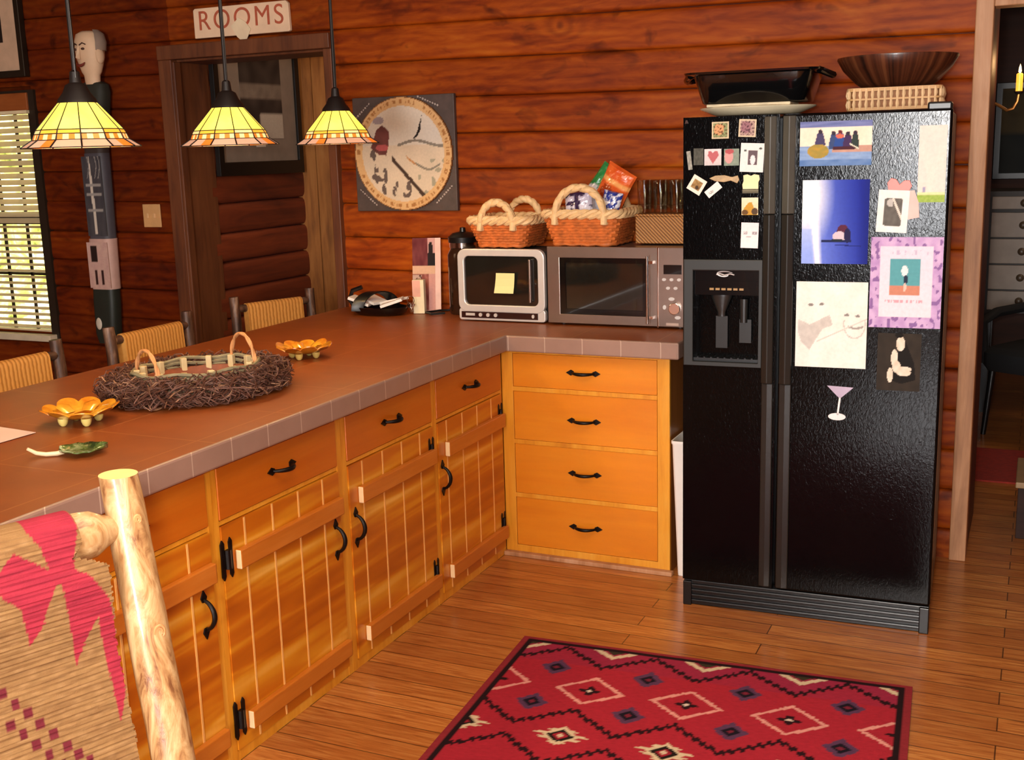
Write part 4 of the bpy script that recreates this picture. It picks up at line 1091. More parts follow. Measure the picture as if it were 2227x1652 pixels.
pc = w.build('power_cord', M['black'], smooth=True); tag(pc, 'black power cord lying on the counter beside the toaster oven', 'cord')

# ================================================================== ON THE WALL
MS = .542
sg = thing('rooms_sign', 'cream wooden sign reading ROOMS above the doorway', 'sign', (-1.54, MS, 2.236), 0)
w = MB(); w.prism([(-.272, -.062), (.266, -.075 + .012), (.276, -.058), (.272, .062), (.26, .074), (-.262, .074), (-.272, .066)], -.018, 0)
w.build('board', plain('cream_sign_paint', '#eccba8', .6, var=.08), sg, rot=(0, 0, 0), bevel=.003)
M['rust'] = plain('rust_lettering', '#b0563a', .7, var=.2, scale=40)
text_mesh('lettering', 'ROOMS', .126, M['rust'], sg, (.0, -.0192, .012), depth=.0006, sx=1.0, bold=0.0, spacing=1.22)
MB().prism([(-.052, -.020), (-.006, .016), (.030, -.004), (.060, -.040), (.022, -.102), (-.02, -.07)], -.0235, -.0205).build('arrow_point', plain('cream_arrow', '#efd2ae', .6), sg)

# round painted plaque on a dark square board
pq = thing('round_plaque', 'round painted plaque on a dark square board hanging on the log wall', 'plaque', (-.692, MS - .002, 1.608))
w = MB(); w.box(-.258, .258, -.022, 0, -.252, .252); w.build('square_board', plain('dark_slate', '#4a3c36', .6, var=.25, scale=25, bump=.3), pq, bevel=.003)
def plaque(u, v):
    x, y = 2 * u - 1, 2 * v - 1; r = math.hypot(x, y)
    if r > .985: return hx('8a5a34')
    if r > .84:
        a = math.degrees(math.atan2(y, x)) % 360
        tick = (int(a / 3.2) % 3 != 2) and .89 < r < .95 and noise.noise((a * .35, 0, 1)) > -.05 and not (60 < a < 72 or 185 < a < 200)
        return hx('b07a48') if tick else lerp(hx('e6bb84'), hx('d9a870'), nz(u, v, 8))
    c = lerp(hx('e8d0b2'), hx('d4c0a6'), nz(u, v, 6))
    if y > .15: c = lerp(hx('d6cabc'), hx('ecdcc4'), nz(u, v, 3))
    if x > -.1 and abs(y - (.18 + .05 * sin(6 * x))) < .025: c = hx('8a8072')
    if x > .2 and abs(y - (-.22 + .06 * sin(9 * x))) < .02 and x < .75: c = hx('8d8474')
    if x > .3 and y < -.1 and nz(u, v, 13, 5) > .6: c = hx('a8a088')
    if abs((y - .05) * .62 + (x + .16) * .78 - .0) < .05 and False: pass
    t_ = (x + .22) / .66
    if 0 < t_ < 1 and abs(y - (-.08 - .70 * t_)) < .05 + .02 * noise.noise((t_ * 9, 0, 0)): c = hx('4c3a30')
    if inpoly(x, y, [(-.66, .12), (-.52, .44), (-.40, .52), (-.26, .40), (-.28, .18), (-.34, -.02), (-.50, .0)]): c = lerp(hx('8a5048'), hx('5a3430'), nz(u, v, 10))
    if ell(x, y, -.42, .12, .13, .06): c = hx('b85a58')
    if ell(x, y, -.48, .60, .12, .07): c = hx('a99a9c')
    if inpoly(x, y, [(.22, .26), (.30, .34), (.42, .66), (.38, .40), (.30, .28)]): c = hx('2a2220')
    for e in ((-.62, -.02, .06, .1), (-.50, -.40, .16, .08), (-.56, -.34, .05, .18), (-.38, -.38, .05, .14), (-.40, -.62, .06, .1), (-.20, -.66, .05, .09), (.05, -.72, .08, .06), (.10, -.62, .05, .14), (-.14, -.54, .03, .06)):
        if ell(x, y, *e) and nz(u, v, 20, 3) > .38: c = hx('6a5a52')
    if inpoly(x, y, [(.05, -.02), (.25, -.16), (.30, -.22), (.12, -.12)]): c = hx('c48a54')
    return c
dk_ = art('painted_disc', .496, .496, 110, 110, plaque, M['paint'], pq, keep=lambda u, v: (2 * u - 1) ** 2 + (2 * v - 1) ** 2 < 1, thick=.012); dk_.location = (0, -.036, 0)
w = MB(); rv = random.Random(3)
for cx, cz, a0 in ((-.195, -.19, -.7), (.195, -.18, .75), (.13, .225, -.4), (-.21, .19, .7)):
    for i in range(9):
        x = cx + cos(a0) * (i - 4) * .013; z = cz + sin(a0) * (i - 4) * .013
        w.cbox((x, -.0225, z), (.008, .001, .003 + .006 * rv.random()), Matrix.Rotation(-a0 + rv.uniform(-.6, .6), 3, 'Y'))
w.build('chalk_marks', plain('gray_chalk', '#a99a90', .8), pq)

# light switch plate
swp = thing('switch_plate', 'beige switch plate on the log wall between the carved figure and the doorway', 'switch', (-2.184, MS, 1.337))
MB().box(-.056, .056, -.008, 0, -.058, .058).build('plate', plain('beige_plate', '#c99a66', .4), swp, bevel=.003)
for x in (-.022, .022): MB().box(x - .006, x + .006, -.014, -.008, -.012, .012).build('toggle', plain('beige_toggle', '#d8ac7a', .4), swp, bevel=.002)

# framed picture, upper left
def dim(u, v): return lerp(hx('1c1614'), hx('3a2a24'), nz(u, v, 4))
fp = thing('framed_picture', 'dark framed picture with a wide cream mat in the upper left corner of the wall', 'picture', (-3.195, MS - .002, 2.375))
w = MB(); w.ring([(-.28, -.32), (.28, -.32), (.28, .32), (-.28, .32)], [(-.245, -.285), (.245, -.285), (.245, .285), (-.245, .285)], -.035, 0); w.build('frame', plain('dark_frame', '#20180f', .35), fp, bevel=.004)
MB().box(-.247, .247, -.016, -.006, -.287, .287).build('mat_board', plain('tan_mat', '#c8a688', .7), fp)
a_ = art('print', .26, .32, 20, 24, dim, M['paint'], fp); a_.location = (.0, -.0175, .02)
hp = thing('framed_picture', 'gray matted picture in a dark frame on the log side of the hall', 'picture', (-1.938, 1.13, 1.92), PI / 2)
w = MB(); w.ring([(-.37, -.40), (.37, -.40), (.37, .38), (-.37, .38)], [(-.33, -.33), (.33, -.33), (.33, .34), (-.33, .34)], -.03, 0); w.build('frame', plain('black_frame', '#120f0d', .35), hp, bevel=.003)
MB().box(-.332, .332, -.015, -.004, -.332, .342).build('mat_board', plain('gray_mat', '#7c6c60', .6), hp)
def forest(u, v):
    if v < .30 and u > .45: return hx('b8a898')
    c = lerp(hx('241c1a'), hx('54463e'), nz(u, v, 5))
    if .45 < v < .62: c = lerp(hx('8a7a6c'), hx('6a5a50'), nz(u, v, 9))
    return c
a_ = art('print', .36, .46, 24, 30, forest, M['paint'], hp); a_.location = (.03, -.0165, .02)
MB().box(-.04, .04, -.017, -.015, -.255, -.235).build('caption_plate', plain('pale_caption', '#c8b8a8', .5), hp)

# tall carved figure on the wall
tf = thing('carved_figure', 'tall painted carved figure with a pale smiling head on the log wall by the window', 'carving', (-2.475, MS - .004, 0))
flesh = plain('pale_carved_face', '#e2bf9a', .6, var=.06)
HX = .045
w = MB(); w.loft([[(HX + r_ * cos(2 * PI * i / 20), -.062 + r_ * .75 * sin(2 * PI * i / 20), z_) for i in range(20)] for r_, z_ in ((.040, 1.99), (.044, 2.035), (.054, 2.05), (.064, 2.08), (.076, 2.12), (.080, 2.16), (.079, 2.20), (.068, 2.232), (.04, 2.245))]); hd_o = w.build('head', flesh, tf, smooth=True)
w = MB(); w.loft([[(HX + .012 + (r_ + .004) * cos(a_), -.062 + (r_ + .004) * .75 * sin(a_), z_) for a_ in [math.radians(-40 + 14 * i) for i in range(17)]] for r_, z_ in ((.074, 2.15), (.080, 2.19), (.070, 2.23), (.042, 2.25))], ring=False); w.build('hair', plain('gray_painted_hair', '#8f7c6c', .7), hd_o, smooth=True)
w = MB(); w.blob((HX + .074, -.075, 2.125), (.016, .028, .04)); w.build('ear', flesh, hd_o, smooth=True)
NO = Matrix.Rotation(math.radians(18), 3, 'Z')
def fv(x, z, dy=0): return (HX + x, -.062 - .061 * math.sqrt(max(.05, 1 - (x / .08) ** 2)) - dy, z)
w = MB(); w.loft([[fv(x, z, 0) for x in (-.030, -.008)] + [fv(-.018, z, d_)] for z, d_ in ((2.175, .004), (2.14, .014), (2.115, .024), (2.108, .004))]); w.build('nose', flesh, hd_o, bevel=.002)
dkp = plain('dark_painted_line', '#4a2c20', .6)
for cx in (-.045, .012):
    w = MB(); w.blob(fv(cx, 2.158), (.011, .006, .006)); w.tube([fv(cx - .018, 2.176, .002), fv(cx, 2.186, .002), fv(cx + .018, 2.178, .002)], .003, 6); w.build('eye', dkp, hd_o, smooth=True)
w = MB(); w.tube([fv(-.040, 2.092, .002), fv(-.03, 2.082, .002), fv(-.012, 2.078, .002), fv(.006, 2.083, .002), fv(.018, 2.093, .002)], [.002, .006, .007, .006, .002], 6); w.build('mouth', plain('red_mouth', '#7a2f22', .6), hd_o, smooth=True)
def seg(nm, mt_, rows, cx):
    w = MB(); w.loft([[(x + c0_, y - .045, z) for x, y in rrect(a, b, min(a, b) * .4, 5)] for a, b, z, c0_ in rows]); return w.build(nm, mt_, tf, smooth=True)
seg('coat', plain('dark_green_coat', '#2a2a20', .7), ((.135, .085, 1.70, .012), (.155, .09, 1.84, .022), (.175, .09, 1.95, .03), (.15, .085, 1.99, .035), (.08, .07, 2.005, .04)), 0)
seg('waistband', plain('dark_band', '#3a2f2a', .7), ((.128, .08, 1.655, .01), (.13, .085, 1.70, .012)), 0)
def sword(u, v):
    c = lerp(hx('565254'), hx('3e3c42'), nz(u, v, 5))
    xs_ = .40 + .06 * (1 - v)
    if abs(u - xs_) < .055 * (.25 + min(1, (1 - v) * 3)) and v > .02: c = hx('d8ccbc')
    for vv in (.32, .52, .64):
        if abs(v - vv) < .014 and .1 < u < .92: c = hx('a09a94')
    for k_ in (.22, .62, .8):
        if v > .72 and abs(u - k_ - .14 * sin((v - .72) * 9)) < .02: c = hx('9a948e')
    return c
seg('gray_body', plain('gray_blue_paint', '#4a474e', .6), ((.14, .08, 1.225, -.004), (.138, .08, 1.45, .002), (.132, .08, 1.655, .008)), 0)
a_ = art('sword_panel', .125, .40, 30, 60, sword, M['paint'], tf); a_.location = (.002, -.088, 1.44)
def house(u, v):
    c = lerp(hx('d8b4a4'), hx('c49a92'), nz(u, v, 5))
    if .18 < u < .50 and .56 < v < .92: c = hx('2e1f1c')
    if (.3 < u < .42 or .58 < u < .72) and .08 < v < .40: c = hx('3a2220')
    return c
seg('pink_block', plain('pinkish_paint', '#c49e92', .6), ((.15, .085, .965, -.014), (.15, .085, 1.20, -.008), (.15, .085, 1.225, -.006)), 0)
a_ = art('window_panel', .138, .235, 26, 34, house, M['paint'], tf); a_.location = (-.011, -.090, 1.09)
seg('green_base', plain('dark_green_paint', '#232821', .5), ((.11, .07, .68, -.03), (.14, .08, .73, -.028), (.15, .08, .90, -.02), (.145, .08, .965, -.016)), 0)
w = MB(); w.blob((-.05, -.088, .785), (.020, .006, .032)); w.build('white_oval', plain('white_oval_paint', '#c9bfae', .5), tf, smooth=True)

# ================================================================== PENDANT LAMPS
g_y = glow('amber_shade_glass', lin('#ffd20e'), 1.3, lin('#fff27a'), 7)
g_o = glow('orange_shade_glass', lin('#e8641e'), .75, lin('#f08a30'), 9)
g_c = glow('cream_shade_glass', lin('#ffdc9c'), .9, lin('#ffc070'), 9)
g_a = glow('amber_band_glass', lin('#ffb43c'), .95, lin('#f09a30'), 9)
g_p = glow('pale_brim_glass', lin('#eab898'), .55, lin('#d89a78'), 7)
def pendant(label, y):
    root = thing('pendant_lamp', label, 'lamp', (-.5, y, 1.653), 0, 'pendant lamps over the peninsula'); n = 12; p0_ = -PI / 4
    w = MB()
    def P(r_, k_, z_): return (r_ * cos(p0_ + 2 * PI * k_ / n), r_ * sin(p0_ + 2 * PI * k_ / n), z_)
    def mid(a, b, q): return tuple(a[i] + (b[i] - a[i]) * q for i in range(3))
    for k_ in range(n):
        w.m = 0; w.face([w.v(q) for q in (P(.048, k_, .122), P(.048, k_ + 1, .122), P(.113, k_ + 1, .047), P(.113, k_, .047))])
        for row, (ra, za, rb, zb) in enumerate(((.113, .047, .119, .036), (.119, .036, .125, .020))):
            for j in range(4):
                a0_, a1_ = mid(P(ra, k_, za), P(ra, k_ + 1, za), j / 4), mid(P(ra, k_, za), P(ra, k_ + 1, za), (j + 1) / 4)
                b0_, b1_ = mid(P(rb, k_, zb), P(rb, k_ + 1, zb), j / 4), mid(P(rb, k_, zb), P(rb, k_ + 1, zb), (j + 1) / 4)
                w.m = (4 if k_ % 3 else 2) if row == 0 else (2 if j % 2 else 1)
                w.face([w.v(q) for q in (a0_, a1_, b1_, b0_)])
        for j in range(4):
            w.m = 1 if (k_ % 3 == 1 and j > 1) else 3
            a0_, a1_ = mid(P(.125, k_, .020), P(.125, k_ + 1, .020), j / 4), mid(P(.125, k_, .020), P(.125, k_ + 1, .020), (j + 1) / 4)
            b0_, b1_ = mid(P(.156, k_, .0), P(.156, k_ + 1, .0), j / 4), mid(P(.156, k_, .0), P(.156, k_ + 1, .0), (j + 1) / 4)
            w.face([w.v(q) for q in (a0_, a1_, b1_, b0_)])
    w.build('shade', [g_y, g_o, g_c, g_p, g_a], root)
    w = MB()
    for k_ in range(n): w.tube([P(.048, k_, .122), P(.1135, k_, .047), P(.1255, k_, .020), P(.1565, k_, 0)], [.0013, .0016, .0024, .0024], 6)
    for r_, z_ in ((.0485, .122), (.1135, .047), (.1195, .036), (.1255, .020), (.1565, 0)): w.tube([P(r_, k_, z_) for k_ in range(n)], .0014, 6, closed=True)
    w.build('leading', M['darkmetal'], root)
    w = MB(); w.lathe([(.053, .118), (.050, .128), (.036, .146), (.028, .165), (.016, .172), (.013, .20), (.0065, .205), (0, .205)], 20); w.build('cap', M['darkmetal'], root, smooth=True)
    w = MB(); w.tube([(0, 0, .2), (0, 0, 1.13)], .0062, 10); w.build('rod', M['darkmetal'], root, smooth=True)
    w = MB(); w.tube([(.010, -.008, .175), (.014, -.010, .30), (.009, -.008, .5), (.011, -.007, .9), (.008, -.006, 1.13)], .0016, 6); w.build('wire', M['trimgray'], root, smooth=True)
    w = MB(); w.lathe([(0, 1.108), (.045, 1.108), (.055, 1.12), (.055, 1.147), (0, 1.147)], 20); w.build('canopy', M['darkmetal'], root, smooth=True)
    w = MB(); w.blob((0, 0, .062), (.026, .026, .034)); w.tube([(0, 0, .08), (0, 0, .118)], .014, 10); w.build('bulb', glow('warm_bulb', lin('#ffd890'), 4), root, smooth=True)
    ld_ = bpy.data.lights.new('pendant_light', 'POINT'); ld_.energy = 7; ld_.color = (1, .72, .38); ld_.shadow_soft_size = .03
    lo_ = bpy.data.objects.new('pendant_light', ld_); COL.objects.link(lo_); lo_.location = (-.5, y, 1.653 + .012)
pendant('stained glass pendant lamp in front of the carved figure, nearest the window', -1.585)
pendant('stained glass pendant lamp in front of the doorway, middle of the three', -.941)
pendant('stained glass pendant lamp beside the round plaque, nearest the ovens', -.308)
# ================================================================== CHAIRS
t = NT('peeled_log'); v = t.coord((1, 1, .26)); n1 = t.noise(v, 42, 6, .65, 1.2); n2 = t.noise(t.coord((1, 1, .5)), 9, 4, .6)
f = t.math('ADD', t.math('MULTIPLY', n1, .6), t.math('MULTIPLY', n2, .4))
t.base(t.ramp(f, [(.32, '#3c2010'), (.41, '#7c5030'), (.49, '#ad8254'), (.60, '#c8a678'), (.72, '#9c6a50')])); t.set(rough=.36, coat=.25); t.bump(n1, .35, .004); M['peeled'] = t.m
M['cutend'] = plain('sawn_log_end', '#efc377', .6, var=.1, scale=30)
t = NT('dark_bark_log'); v = t.coord((1, 1, .25)); n1 = t.noise(v, 30, 5)
t.base(t.ramp(n1, [(.35, '#2c1a12'), (.52, '#5a3c2c'), (.68, '#9a7a64')])); t.set(rough=.5); M['darklog'] = t.m
t = NT('woven_rawhide'); v = t.coord(); wv = t.wave(v, 18, 1.2, 'X', 2, 3); w2_ = t.noise(v, 40, 4)
t.base(t.mix(t.math('MULTIPLY', w2_, .45), t.ramp(wv, [(.1, '#a8702c'), (.35, '#cf8d40'), (.9, '#dca052')]), '#a86a2a')); t.set(rough=.6); t.bump(wv, .25, .003); M['rawhide'] = t.m

def log_tube(w, pts, r0, r1, n=12, sd=0, amp=.10, wig=.2):
    k = len(pts); P = []
    rs = [(r0 + (r1 - r0) * i / (k - 1)) * (1 + amp * noise.noise((i * .8, sd, 1))) for i in range(k)]
    for i, p in enumerate(pts): P.append((p[0] + wig * r0 * noise.noise((i * .5, sd, 5)), p[1] + wig * r0 * noise.noise((i * .5, sd, 9)), p[2]))
    w.tube(P, rs, n); return P

def log_chair(label, loc, rz, Wd=.44, H=.98, lean=.06, group=None, seed=0):
    root = thing('log_chair', label, 'chair', loc, rz, group); hw = Wd / 2
    for sx in (-1, 1):
        w = MB(); log_tube(w, [(sx * hw, lean * H * q, H * q) for q in [i / 10 for i in range(11)]], .025, .022, 12, seed + sx)
        w.build('leg', M['darklog'], root, smooth=True)
        w = MB(); log_tube(w, [(sx * (hw - .01), -.36, .45 * i / 5) for i in range(6)], .024, .023, 12, seed + sx + 4); w.build('leg', M['darklog'], root, smooth=True)
    w = MB(); w.loft([[(x, y - .18, z) for x, y in rrect(a, b, .03, 4)] for a, b, z in ((Wd - .04, .36, .43), (Wd - .01, .39, .44), (Wd - .01, .39, .46), (Wd - .05, .35, .47))]); w.build('seat', M['rawhide'], root, smooth=True)
    for z in (.20, .32):
        w = MB(); log_tube(w, [(-hw + Wd * i / 6, lean * z, z) for i in range(7)], .014, .014, 8, seed + z); w.build('stretcher', M['darklog'], root, smooth=True)
        w = MB(); log_tube(w, [(-hw + .01 + (Wd - .02) * i / 6, -.36, z) for i in range(7)], .014, .014, 8, seed + z + 3); w.build('stretcher', M['darklog'], root, smooth=True)
        for sx in (-1, 1):
            w = MB(); log_tube(w, [(sx * (hw - .005), lean * z - (.36 + lean * z) * i / 5, z - .03) for i in range(6)], .014, .014, 8, seed + z + 6 + sx); w.build('stretcher', M['darklog'], root, smooth=True)
    zt = H - .055
    for z in (zt, .58):
        w = MB(); log_tube(w, [(-hw + Wd * i / 8, lean * z, z) for i in range(9)], .017, .017, 10, seed + z + 11); w.build('rail', M['darklog'], root, smooth=True)
    w = MB(); prof = []
    for i in range(9):
        a = PI * i / 8; prof.append((-.022 * cos(a), zt + .022 * sin(a)))
    prof += [(.020, .60), (.018, .56), (-.018, .56), (-.020, .60)]
    pw = hw - .055; L_ = []
    for i in range(13):
        x = -pw + 2 * pw * i / 12; e = 1 + .04 * sin(i * 2.4); L_.append([(x, y * e + lean * z, z) for y, z in prof])
    w.loft(L_); w.build('woven_back', M['rawhide'], root, smooth=60)
    return root
GC = 'log chairs on the far side of the counter'
log_chair('log chair with tan woven back at the left edge, below the window', (-1.26, -1.206, 0), PI / 2, .446, .985, .06, GC, 1)
log_chair('log chair with tan woven back behind the twig basket', (-1.26, -.496, 0), PI / 2, .446, .99, .06, GC, 2)
log_chair('log chair with tan woven back at the doorway, farthest along the counter', (-1.235, .265, 0), math.radians(67.4), .40, 1.0, .06, GC, 3)

# foreground chair
CH = thing('blanket_chair', 'pale log chair with a red and tan woven wool back in the left foreground', 'chair', (.843, -3.085, 0), math.radians(68.65))
ln_ = .238; HZ = 1.157
w = MB(); P = log_tube(w, [(.226 + .014 * (i / 22), ln_ * HZ * i / 22, HZ * i / 22) for i in range(23)], .0385, .0285, 24, 3.3, .035, .08)
w.bm.verts.ensure_lookup_table()
for vv in w.bm.verts[-24:]: vv.co.y += (HZ - vv.co.z) * ln_; vv.co.z = HZ
w.bm.faces.ensure_lookup_table()
for fc in w.bm.faces:
    if len(fc.verts) > 6: fc.material_index = 1
M['knot'] = plain('knot_rings', '#c48a58', .5)
post_r = w.build('leg', [M['peeled'], M['cutend']], CH, smooth=True)
w = MB(); log_tube(w, [(-.24, ln_ * HZ * i / 22, HZ * i / 22) for i in range(23)], .0385, .0285, 24, 7.1, .07); w.build('leg', [M['peeled'], M['cutend']], CH, smooth=True)
for (z_, a_, s_) in ((.93, -1.2, .010), (1.095, -1.35, .006), (.62, -1.0, .009)):
    w = MB(); q_ = z_ / HZ; r_ = .0385 + (.0285 - .0385) * q_
    for k_ in (1.0, .55):
        w.tube([(.226 + .014 * q_ + r_ * sin(a_ * 0 + .15) + 0 * k_ + s_ * k_ * cos(2 * PI * i / 12) * .8, ln_ * z_ - r_ * .985, z_ + s_ * k_ * sin(2 * PI * i / 12)) for i in range(12)], .0022, 6, closed=True)
    w.build('knot', M['knot'], post_r, smooth=True)
for sx in (-1, 1):
    w = MB(); log_tube(w, [(sx * .23, -.42, .46 * i / 6) for i in range(7)], .034, .032, 16, 2 + sx); w.build('leg', M['peeled'], CH, smooth=True)
RZ_ = 1.082
w = MB(); pts = []; rs = []
for i in range(25):
    q = i / 24; x = -.22 + .44 * q; e = min(q, 1 - q); pts.append((x, ln_ * RZ_, RZ_)); rs.append((.036 if e > .085 else .017 + .019 * max(0, (e - .03) / .055) ** .6) * (1 + .06 * noise.noise((i * .7, 2, 2))))
w.tube(pts, rs, 18); w.build('top_rail', M['peeled'], CH, smooth=True)
w = MB(); log_tube(w, [(-.22 + .44 * i / 10, ln_ * .56 , .56) for i in range(11)], .026, .026, 14, 5); w.build('lower_rail', M['peeled'], CH, smooth=True)
for z in (.22,):
    w = MB(); log_tube(w, [(-.22 + .44 * i / 8, -.42, z) for i in range(9)], .02, .02, 12, 8); w.build('stretcher', M['peeled'], CH, smooth=True)
    w = MB(); log_tube(w, [(-.22 + .44 * i / 8, ln_ * z, z) for i in range(9)], .02, .02, 12, 9); w.build('stretcher', M['peeled'], CH, smooth=True)
    for sx in (-1, 1):
        w = MB(); log_tube(w, [(sx * .23, ln_ * .28 - (.42 + ln_ * .28) * i / 8, .28) for i in range(9)], .02, .02, 12, 10 + sx); w.build('stretcher', M['peeled'], CH, smooth=True)
w = MB(); w.loft([[(x, y - .17, z) for x, y in rrect(a, b, .04, 5)] for a, b, z in ((.40, .42, .42), (.44, .46, .44), (.44, .46, .47), (.38, .40, .485))]); w.build('seat', M['rawhide'], CH, smooth=True)

P1 = [(0.081, 1.121), (0.106, 1.14), (0.142, 1.14), (0.151, 1.113), (0.142, 1.089), (0.133, 1.055), (0.154, 1.039), (0.176, 1.002), (0.182, 0.965), (0.185, 0.912), (0.182, 0.86), (0.165, 0.818), (0.164, 0.866), (0.162, 0.935), (0.158, 0.978), (0.137, 0.945), (0.12, 0.914), (0.119, 0.946), (0.117, 0.987), (0.112, 1.038), (0.105, 1.04), (0.092, 1.018), (0.081, 0.988), (0.061, 0.964), (0.057, 0.99), (0.053, 1.021), (0.03, 1.043), (0.03, 1.07), (0.056, 1.096), (0.077, 1.08), (0.101, 1.061), (0.093, 1.094)]
CK = [(0.029, 0.892), (0.043, 0.874), (0.056, 0.855), (0.07, 0.836), (0.085, 0.815), (0.099, 0.798), (0.112, 0.783), (0.126, .765), (0.018, 0.866), (0.032, 0.851), (0.045, 0.83), (0.059, 0.811), (.073, .792), (.087, .774), (0.015, 0.910), (.03, .80), (.044, .782)]
XA, XB, ZB, ZT = -.19, .186, .56, 1.118
NXC, NYC = 150, 220
def fab_xz(u, v):
    return XA + (XB - XA) * u, ZB + (1.168 - ZB) * v
def blanket(u, v):
    x, z = fab_xz(u, v)
    zz = min(z, 1.1185)
    n_ = noise.noise((x * 18, zz * 150, 0)); n2 = noise.noise((x * 60, zz * 320, 3))
    jx = x + .0022 * noise.noise((zz * 400, 1, 1))
    c = lerp(hx('9c774c'), hx('745232'), .5 + .5 * n_)
    c = lerp(c, hx('b89268'), max(0, n2) * .6)
    m_ = -.06 - (x)
    xs = abs(jx + .06) - .06 if x < .02 else jx
    hit_ = inpoly(jx, zz, P1) or (x < .03 and inpoly(-.02 - jx + .03, zz, P1))
    if hit_: c = lerp(hx('b03444'), hx('842334'), .5 + .5 * n_)
    if zz < .93:
        for cx, cz in CK:
            if abs(x - cx) < .0058 and abs(zz - cz) < .0072: c = lerp(hx('5a1a24'), hx('752c34'), .5 + .5 * n_)
            if abs(-.02 - x - cx) < .0058 and abs(zz - cz) < .0072: c = hx('5a1a24')
    return c
def fab_shape(u, v):
    x, z = fab_xz(u, v); R0 = .040
    if z <= RZ_: y = ln_ * z - (.040 if z > 1.03 else .040 - .028 * min(1, (1.03 - z) / .10)); zz = z
    else:
        a = (z - RZ_) / R0; a = min(a, PI); y = ln_ * RZ_ - R0 * cos(a); zz = RZ_ + R0 * sin(a)
    y += .0010 * sin(z * 860 + 3 * noise.noise((x * 8, z * 20, 0)))
    return (x, y, zz)
def fab_keep(u, v):
    x, z = fab_xz(u, v)
    if z > 1.066: return x < .150 - .02 * max(0, (1.085 - z)) / .02
    if z > 1.045: return x < .134 + .050 * ((1.066 - z) / .021) ** .6
    return x < XB - .004 * (1 + noise.noise((z * 120, 0, 0)))
M['wool'] = paint('woven_wool', .9, bump=.35, bscale=420, spec=.1)
art('woven_back', 1, 1, NXC, NYC, blanket, M['wool'], CH, keep=fab_keep, shape=fab_shape, thick=.006)

# ================================================================== RUG
RA = math.radians(3.8); rug_o = Vector((.403, -.728, 0))
RW, RL = 1.236, 1.86
def rugc(U, V):
    n_ = noise.noise((U * 60, V * 200, 0))
    def sh(h, k=.08): c = hx(h); return tuple(max(0, min(1, a * (1 + k * n_))) for a in c)
    if U < .022 or U > RW - .022 or V < .016 or V > RL - .016: return sh('8e2c33')
    if U < .040 or U > RW - .040 or V < .030 or V > RL - .030: return sh('231317')
    q = V
    if V > .88: q = .317 + (V - .88) % .563
    ph = (U - .03 - .147) % .2955                 # 0 at a row-A motif
    k = int((U - .03 - .147) // .2955); c0 = .177 + .2955 * k
    tri = 2 * abs((U - .02 - .150) / .2955 - math.floor((U - .02 - .150) / .2955 + .5))   # 0 at peak, 1 at valley
    jag = .006 * ((int(U / .012) % 2) * 2 - 1)
    z1 = .047 + .113 * tri; z2 = .445 + .116 * (1 - tri); z3 = .635 + .116 * tri
    col = 'aa2836' if q > .16 else 'a22a3e'
    if q < z1: col = '9a2a44'
    c = sh(col)
    for zz in (z1, z2, z3):
        if abs(q + jag - zz) < .011: return sh('2a1218')
    def dia(cx, cy, rx, ry, grow=0): return abs(U - cx) / (rx + grow) + abs(q - cy) / (ry + grow)
    def near(off):
        return off + .2955 * round((U - off) / .2955)
    a = near(.179)
    for cy in (.192, .43):
        d = dia(a, cy, .046, .048)
        if d < .25: return sh('7a2436')
        if d < .62: return sh('1a1420')
        if d < 1.05 + .10 * (int(q / .012) % 2): return sh('5a3a56')
    p_ = near(.0285)
    d = dia(p_, .317, .108, .090)
    if .84 + .0 < d < 1.0 + .05 * (int((U + q) / .014) % 2): return sh('e29a8c')
    if d < .10: return sh('e6d0bc')
    if d < .34 and (abs(U - p_) < .012 or abs(q - .317) < .010 or d < .2): return sh('2a1218')
    dc = dia(p_, .598, .056, .052)
    if dc < .22: return sh('d8c0a0')
    if dc < .42: return sh('a02434')
    if dc < .72: return sh('221815')
    if dc < 1.0 + .55 * (int(q / .012) % 2) * max(0, 1 - abs(q - .598) / .06): return sh('d9c4a0')
    tq = near(.0335); dt = abs(U - tq) / .080 + (q - .03) / .062
    if q < .1:
        if dt < .45: return sh('3a3424')
        if .62 < dt < 1.0: return sh('d9c4a0')
    return c
def rug_shape(u, v): return (u * RW, -(1 - v) * RL, .0065 + .0012 * noise.noise((u * 9, v * 9, 0)))
M['rugwool'] = paint('rug_wool', .95, bump=.4, bscale=500, spec=.08)
rug = art('patterned_rug', RW, RL, 206, 310, lambda u, v: rugc(u * RW, (1 - v) * RL), M['rugwool'], shape=rug_shape, thick=0)
rug.location = rug_o; rug.rotation_euler = (0, 0, RA)
sm = rug.modifiers.new('thickness', 'SOLIDIFY'); sm.thickness = .006; sm.offset = -1
tag(rug, 'red woven rug with diamond and zigzag pattern on the wooden floor', 'rug')

